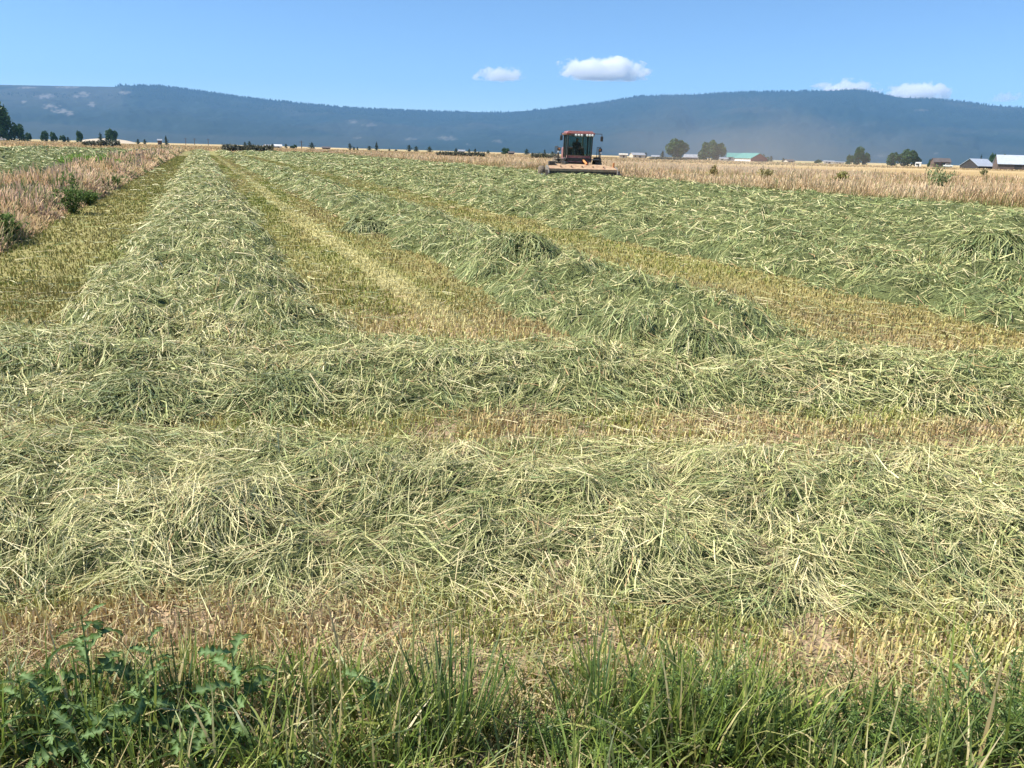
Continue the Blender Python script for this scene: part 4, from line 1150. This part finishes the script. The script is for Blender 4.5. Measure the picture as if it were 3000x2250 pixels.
M_GLASS = glass_mat('dusty_tinted_glass', (0.06, 0.075, 0.065), 0.1, 0.8)
MACH_V, MACH_U = 24.75, 51.0
MACH_YAW = R(6)
mx_, my_ = to_xy(MACH_U, MACH_V)
MACH = empty('windrower', (mx_, my_, float(ground_z(np.array(mx_), np.array(my_)))), MACH_YAW)
MACH.scale = (0.93, 0.93, 0.93)
def build_windrower():
    o = MACH
    # front is -Y
    MB().box((0, .9, 1.0), (1.5, 3.6, .35), bev=.04).box((0, -.1, .85), (2.3, .35, .35), bev=.04).build('chassis', M_BLACK, o)
    eng = MB().box((0, 2.0, 1.75), (1.5, 2.0, 1.0), bev=.12).build('engine_hood', M_CRED, o)
    for k in range(5): MB().box((0, 3.02, 1.35 + k * .18), (1.3, .04, .08)).build('grille_slat', M_BLACK, eng)
    MB().tube((.62, 1.3, 2.3), (.62, 1.3, 3.0), .07, .07, 12).build('exhaust_pipe', M_GREY, o)
    # cab
    MB().box((0, -.1, 1.32), (1.9, 1.75, .28), bev=.05).build('cab_floor', M_BLACK, o)
    MB().prism([(-.98, 1.15), (-.92, 1.62), (-.55, 1.66), (-.55, 1.15)], -.92, .92).build('cab_apron', M_CRED, o)
    roof = MB()
    roof.box((0, -.12, 3.18), (2.16, 2.15, .20), bev=.09); roof.box((0, -.1, 3.30), (1.9, 1.9, .14), bev=.065)
    roof = roof.build('cab_roof', M_CRED, o)
    MB().box((.12, -1.2, 3.07), (1.75, .16, .17), bev=.03).build('light_bar', M_BLACK, roof)
    for xx in (-.28, -.06, .16, .56, .76, .96):
        MB().lathe([(0, 0), (0, .085), (.05, .09), (.07, .0)], 14, Matrix.Translation((xx - .1, -1.34, 3.07)) @ Matrix.Rotation(math.pi / 2, 4, 'Z')).build('work_light', M_LAMP, roof)
    for sx in (-1, 1):
        MB().add([(sx * .93, -.98, 1.46), (sx * .86, -.98, 1.46), (sx * .86, -.91, 1.46), (sx * .93, -.91, 1.46), (sx * .95, -1.08, 3.08), (sx * .88, -1.08, 3.08), (sx * .88, -1.0, 3.08), (sx * .95, -1.0, 3.08)],
                 [(0, 1, 2, 3), (4, 5, 6, 7), (0, 1, 5, 4), (1, 2, 6, 5), (2, 3, 7, 6), (3, 0, 4, 7)]).build('cab_post', M_BLACK, o)
        MB().box((sx * .91, .74, 2.28), (.10, .10, 1.62)).build('cab_post', M_BLACK, o)
        MB().box((sx * .93, -.12, 2.28), (.05, .05, 1.62)).build('door_frame', M_BLACK, o)
        MB().prism([(-.90, 1.48), (.68, 1.48), (.68, 3.06), (-1.0, 3.06)], sx * .90, sx * .915).build('side_window', M_GLASS, o)
    # windshield, bowed forward
    ws = MB(); n = 10
    for i in range(n):
        a0, a1 = -1 + 2 * i / n, -1 + 2 * (i + 1) / n
        f = lambda a: .13 * (1 - a * a)
        ws.add([(a0 * .86, -.95 - f(a0), 1.62), (a1 * .86, -.95 - f(a1), 1.62), (a1 * .88, -1.05 - f(a1), 3.06), (a0 * .88, -1.05 - f(a0), 3.06)], [(0, 1, 2, 3)], True)
    ws.build('windshield', M_GLASS, o)
    MB().box((0, .76, 2.28), (1.74, .02, 1.6)).build('rear_window', M_GLASS, o)
    MB().box((0, .45, 1.75), (.55, .5, .16), bev=.05).box((0, .68, 2.2), (.52, .14, .8), bev=.05).build('seat', M_BLACK, o)
    st = MB().tube((0, -.45, 1.5), (0, -.18, 2.15), .05, .04, 8).build('steering_column', M_BLACK, o)
    q = Matrix.Translation((0, -.17, 2.17)) @ Matrix.Rotation(R(65), 4, 'X') @ Matrix.Rotation(math.pi / 2, 4, 'Y')
    MB().lathe([(-.015, .19), (.015, .19), (.015, .22), (-.015, .22), (-.015, .19)], 20, q).build('steering_wheel', M_BLACK, st)
    # mirrors on bent arms
    for sx, ex in ((-1, -1.42), (1, 1.62)):
        mr = MB().box((ex, -.98, 2.86), (.20, .08, .36), bev=.03).build('mirror', M_BLACK, o)
        MB().path([(sx * 1.0, -.9, 3.2), (ex, -.98, 3.2), (ex, -.98, 3.0)], .022, 6).build('mirror_arm', M_BLACK, mr)
    # wheels
    def wheel(x, y, r, w, tread):
        t = MB().lathe([(-w / 2, r * .55), (-w / 2, r * .92), (-w * .38, r), (w * .38, r), (w / 2, r * .92), (w / 2, r * .55)], 30, Matrix.Translation((x, y, r)))
        if tread:
            for k in range(22):
                a = 2 * math.pi * k / 22
                for s in (-1, 1):
                    t.box((s * w * .25, 0, r + .02), (w * .5, .07, .07), Matrix.Translation((x, y, r)) @ Matrix.Rotation(a + s * .07, 4, 'X') @ Matrix.Rotation(s * .35, 4, 'Z'))
        wh = t.build('wheel', M_RUBBER, o)
        MB().lathe([(-w * .3, 0), (-w * .3, r * .3), (-w * .45, r * .56), (w * .45, r * .56), (w * .3, r * .3), (w * .3, 0)], 24, Matrix.Translation((x, y, r))).build('rim', M_GREY, wh)
    for sx in (-1, 1):
        wheel(sx * 1.55, 0, .74, .5, True); wheel(sx * 1.15, 2.9, .46, .32, False)
        MB().box((sx * 1.15, 2.75, 1.0), (.12, .4, .5), bev=.03).build('caster_fork', M_BLACK, o)
        # platform with steps, rails and marker lamps
        MB().box((sx * 1.32, -.1, 1.36), (.72, 1.5, .07), bev=.015).build('platform', M_GREY, o)
        MB().path([(sx * 1.62, -.8, 1.38), (sx * 1.62, -.8, 2.25), (sx * 1.62, .5, 2.25), (sx * 1.62, .5, 1.38)], .025, 6).tube((sx * 1.62, -.15, 1.38), (sx * 1.62, -.15, 2.25), .02).build('handrail', M_BLACK, o)
        lampb = MB().box((sx * 1.56, -.95, 2.06), (.26, .14, .24), bev=.03).tube((sx * 1.56, -.92, 1.38), (sx * 1.56, -.92, 2.0), .05, .05, 8).build('marker_post', M_BLACK, o)
        MB().box((sx * 1.60, -1.03, 1.86), (.12, .05, .12), bev=.015).build('marker_lamp', M_LAMP, lampb)
        MB().box((sx * 1.52, -1.03, 2.08), (.12, .05, .10), bev=.015).build('signal_lamp', M_ORANGE, lampb)
        for k in range(3): MB().box((-1.62, .72 + .05 * k, .55 + .28 * k), (.45, .2, .04)).build('step', M_GREY, o) if sx < 0 else None
    # header
    hd = MB()
    def plate(f, r, zf, zr, yf, yr, t=.05):
        hd.add([(-f, yf, zf), (f, yf, zf), (r, yr, zr), (-r, yr, zr), (-f, yf, zf - t), (f, yf, zf - t), (r, yr, zr - t), (-r, yr, zr - t)],
               [(0, 1, 2, 3), (7, 6, 5, 4), (0, 4, 5, 1), (1, 5, 6, 2), (2, 6, 7, 3), (3, 7, 4, 0)])
    plate(2.5, 2.45, .70, .86, -2.75, -1.95); plate(2.45, 1.75, .866, 1.02, -1.95, -1.25)
    hd = hd.build('header_deck', M_DECK, o)
    MB().box((0, -2.77, .60), (5.0, .04, .14)).build('front_shield', M_DECK, hd)
    cur = MB()
    for k in range(25): cur.box((-2.4 + k * .2, -2.74 + .01 * (k % 2), .36), (.19, .015, .36))
    cur.build('curtain', M_BLACK, hd)
    for xx in (-1.6, -.8, 0, .8, 1.6): MB().box((xx, -1.97, .90), (.06, .9, .05)).build('deck_rib', M_DECK, hd)
    MB().box((0, -1.5, .55), (3.4, .5, .6), bev=.05).build('conditioner_box', M_BLACK, hd)
    MB().tube((-2.3, -2.35, .3), (2.3, -2.35, .3), .2, .2, 12).build('cutter_bed', M_GREY, hd)
    for sx in (-1, 1):
        ep = MB().prism([(-2.85, .12), (-1.5, .12), (-1.35, .85), (-1.95, .92), (-2.75, .74), (-2.95, .4)], sx * 2.5, sx * 2.58).build('end_plate', M_GREY, hd)
        MB().prism([(-3.1, .10), (-2.7, .10), (-2.5, .55), (-2.75, .6)], sx * 2.6, sx * 2.75).build('crop_divider', M_BLACK, ep)
    MB().lathe([(-.22, 0), (-.22, .34), (-.15, .42), (.15, .42), (.22, .34), (.22, 0)], 20, Matrix.Translation((-2.95, -2.0, .44))).build('gauge_wheel', M_RUBBER, hd)
    MB().box((-2.95, -2.43, .28), (.12, .03, .12)).build('reflector', M_LAMP, hd)
    MB().box((-2.15, -1.55, 1.05), (.45, .5, .3), bev=.05).build('drive_gearbox', M_BLACK, hd)
    MB().box((2.42, -1.95, 1.0), (.13, .1, .36), bev=.02).build('marker_flag', M_ORANGE, hd)
    for sx in (-1, 1): MB().tube((sx * .75, -.3, .9), (sx * .75, -1.45, .75), .09, .09, 8).build('lift_arm', M_BLACK, o)
    MB().tube((.28, -.9, 1.35), (.5, -1.5, 1.03), .085, .085, 10).build('lift_cylinder', M_ORANGE, o)
    hoses = MB()
    for k in range(4): hoses.path([(-.9 - .12 * k, -.5, 1.2), (-1.0 - .12 * k, -1.1, 1.45 - .05 * k), (-1.3 - .1 * k, -1.5, 1.1)], .03, 6)
    hoses.build('hydraulic_hoses', M_BLACK, o)
    tag(o, 'red self-propelled windrower with wide header cutting the standing crop', 'windrower')
build_windrower()

def build_operator():
    me = bpy.data.meshes.new('person')
    J = {'pel': (0, .42, 1.95, .17), 'sp': (0, .46, 2.25, .19), 'ch': (0, .44, 2.48, .21), 'nk': (0, .40, 2.64, .075), 'hd': (0, .38, 2.76, .10), 'tp': (0, .38, 2.86, .085)}
    E = [('pel', 'sp'), ('sp', 'ch'), ('ch', 'nk'), ('nk', 'hd'), ('hd', 'tp')]
    for s, t in ((-1, 'l'), (1, 'r')):
        J.update({'sh' + t: (s * .22, .43, 2.53, .085), 'el' + t: (s * .31, .22, 2.28, .06), 'wr' + t: (s * .17, -.08, 2.24, .04), 'hn' + t: (s * .15, -.16, 2.25, .04),
                  'hp' + t: (s * .12, .38, 1.92, .12), 'kn' + t: (s * .2, -.08, 1.93, .085), 'an' + t: (s * .2, -.2, 1.55, .055), 'ft' + t: (s * .2, -.36, 1.51, .045)})
        E += [('ch', 'sh' + t), ('sh' + t, 'el' + t), ('el' + t, 'wr' + t), ('wr' + t, 'hn' + t), ('pel', 'hp' + t), ('hp' + t, 'kn' + t), ('kn' + t, 'an' + t), ('an' + t, 'ft' + t)]
    names = list(J); ix = {k: i for i, k in enumerate(names)}
    me.from_pydata([J[k][:3] for k in names], [(ix[a], ix[b]) for a, b in E], [])
    o = link_mesh('person', me, M_SHIRT)
    o.modifiers.new('skin', 'SKIN')
    for i, k in enumerate(names):
        me.skin_vertices[0].data[i].radius = (J[k][3], J[k][3]); me.skin_vertices[0].data[i].use_root = (k == 'pel')
    sb = o.modifiers.new('smooth', 'SUBSURF'); sb.levels = 2; sb.render_levels = 2
    face = MB().lathe([(-.13, .0), (-.11, .06), (-.04, .098), (.04, .102), (.1, .07), (.125, 0)], 14, Matrix.Translation((0, .36, 2.77)) @ Matrix.Rotation(math.pi / 2, 4, 'Y'))
    face.box((0, .255, 2.76), (.03, .04, .05)).build('face', M_SKIN, o)
    MB().lathe([(0, .112), (.05, .108), (.1, .07), (.115, 0)], 16, Matrix.Translation((0, .37, 2.81)) @ Matrix.Rotation(-math.pi / 2, 4, 'Y')).box((0, .24, 2.815), (.16, .14, .012)).build('cap', M_BLACK, o)
    o.matrix_world = Matrix.Translation(MACH.location) @ Matrix.Rotation(MACH_YAW, 4, 'Z') @ Matrix.Scale(0.93, 4)
    tag(o, 'person in dark shirt and cap seated at the wheel in the windrower cab', 'person')
build_operator()

# ------------------------------------------------------------------ clouds
def cloud_mat(name, dens, thr, seed):
    m, nt, p, out = new_mat(name); nt.nodes.remove(p)
    tc = nd(nt, 'ShaderNodeTexCoord')
    ln = nd(nt, 'ShaderNodeVectorMath', operation='LENGTH'); nt.links.new(tc.outputs['Object'], ln.inputs[0])
    mp = nd(nt, 'ShaderNodeMapping'); mp.inputs['Scale'].default_value = (1.0, 0.7, 0.42); mp.inputs['Location'].default_value = (seed, seed * 1.7, 0)
    nt.links.new(tc.outputs['Object'], mp.inputs['Vector'])
    nz = nd(nt, 'ShaderNodeTexNoise'); nz.inputs['Scale'].default_value = 3.4; nz.inputs['Detail'].default_value = 7; nz.inputs['Roughness'].default_value = 0.6
    nt.links.new(mp.outputs[0], nz.inputs['Vector'])
    a = nd(nt, 'ShaderNodeMath', operation='MULTIPLY_ADD'); a.inputs[1].default_value = 2.4; a.inputs[2].default_value = -thr
    nt.links.new(nz.outputs['Fac'], a.inputs[0])
    b = nd(nt, 'ShaderNodeMath', operation='SUBTRACT'); nt.links.new(a.outputs[0], b.inputs[0]); nt.links.new(ln.outputs['Value'], b.inputs[1])
    c = nd(nt, 'ShaderNodeMapRange'); c.inputs[1].default_value = 0.0; c.inputs[2].default_value = 0.25; c.inputs[3].default_value = 0; c.inputs[4].default_value = dens
    nt.links.new(b.outputs[0], c.inputs[0])
    v = nd(nt, 'ShaderNodeVolumePrincipled'); v.inputs['Color'].default_value = (0.99, 0.99, 0.995, 1); v.inputs['Anisotropy'].default_value = 0.2
    nt.links.new(c.outputs[0], v.inputs['Density']); nt.links.new(v.outputs[0], out.inputs['Volume'])
    return m
def cloud(cx, cyy, w, h, dist, label, dens=0.010, thr=0.45, seed=1.0):
    d = ray(cx, cyy); hd_ = math.hypot(d.x, d.y)
    k = dist / hd_
    pos = Vector((d.x * k, d.y * k, CAM_Z + d.z * k))
    bm = bmesh.new(); bmesh.ops.create_icosphere(bm, subdivisions=3, radius=1.0)
    for v in bm.verts:
        if v.co.z < -0.45: v.co.z = -0.45
    me = bpy.data.meshes.new('cloud'); bm.to_mesh(me); bm.free()
    o = link_mesh('cloud', me, cloud_mat('cloud_vapour', dens, thr, seed))
    s = k / F_PX
    o.location = pos; o.scale = (w * s / 2, w * s / 2.6, h * s / 1.45); o.rotation_euler = (0, 0, -math.atan2(d.x, d.y))
    tag(o, label, 'cloud', 'small white clouds over the ridge')
cloud(1762, 210, 290, 62, 16000, 'largest white cloud, floating clear of the ridge', seed=1.3)
cloud(1465, 222, 180, 42, 16000, 'thin white cloud beside the largest cloud', 0.006, 0.55, seed=4.1)
cloud(2475, 262, 180, 40, 17000, 'low flat cloud peeking over the ridge summit', 0.008, 0.5, seed=6.3)
cloud(2685, 276, 180, 48, 17000, 'puffy white cloud resting on the ridge line', 0.010, 0.45, seed=8.2)
cloud(2950, 287, 90, 26, 17000, 'faint wisp of cloud above the lowest part of the ridge', 0.004, 0.55, seed=9.9)

# ------------------------------------------------------------------ dust raised by the windrower
def dust():
    m, nt, p, out = new_mat('field_dust'); nt.nodes.remove(p)
    tc = nd(nt, 'ShaderNodeTexCoord')
    ln = nd(nt, 'ShaderNodeVectorMath', operation='LENGTH'); nt.links.new(tc.outputs['Object'], ln.inputs[0])
    nz = nd(nt, 'ShaderNodeTexNoise'); nz.inputs['Scale'].default_value = 2.2; nz.inputs['Detail'].default_value = 3
    nt.links.new(tc.outputs['Object'], nz.inputs['Vector'])
    a = nd(nt, 'ShaderNodeMath', operation='MULTIPLY_ADD'); a.inputs[1].default_value = 1.2; a.inputs[2].default_value = 0.35; nt.links.new(nz.outputs['Fac'], a.inputs[0])
    b = nd(nt, 'ShaderNodeMath', operation='SUBTRACT'); nt.links.new(a.outputs[0], b.inputs[0]); nt.links.new(ln.outputs['Value'], b.inputs[1])
    c = nd(nt, 'ShaderNodeMapRange'); c.inputs[1].default_value = 0; c.inputs[2].default_value = 0.9; c.inputs[4].default_value = 0.015; nt.links.new(b.outputs[0], c.inputs[0])
    v = nd(nt, 'ShaderNodeVolumePrincipled'); v.inputs['Color'].default_value = (0.80, 0.74, 0.66, 1)
    nt.links.new(c.outputs[0], v.inputs['Density']); nt.links.new(v.outputs[0], out.inputs['Volume'])
    bm = bmesh.new(); bmesh.ops.create_icosphere(bm, subdivisions=3, radius=1.0)
    for vv in bm.verts: vv.co.z = max(vv.co.z, -0.12)
    me = bpy.data.meshes.new('dust'); bm.to_mesh(me); bm.free()
    o = link_mesh('dust', me, m)
    d = polar(azimuth(2150), 72)
    o.location = (d[0], d[1], 0.9); o.scale = (17, 14, 6.5); o.rotation_euler = (0, 0, -0.2)
    tag(o, 'thin tan dust drifting from the windrower', 'dust', kind='stuff')
dust()

# ------------------------------------------------------------------ haze over the valley
def haze():
    m, nt, p, out = new_mat('valley_haze'); nt.nodes.remove(p)
    v = nd(nt, 'ShaderNodeVolumePrincipled')
    v.inputs['Color'].default_value = (0.24, 0.55, 1.0, 1)
    v.inputs['Density'].default_value = 0.000075
    nt.links.new(v.outputs[0], out.inputs['Volume'])
    mb = MB().box((0, 1800, 349), (17400, 13600, 706))
    o = mb.build('haze', m)
    tag(o, 'pale blue haze filling the valley air', 'haze', kind='stuff')
haze()
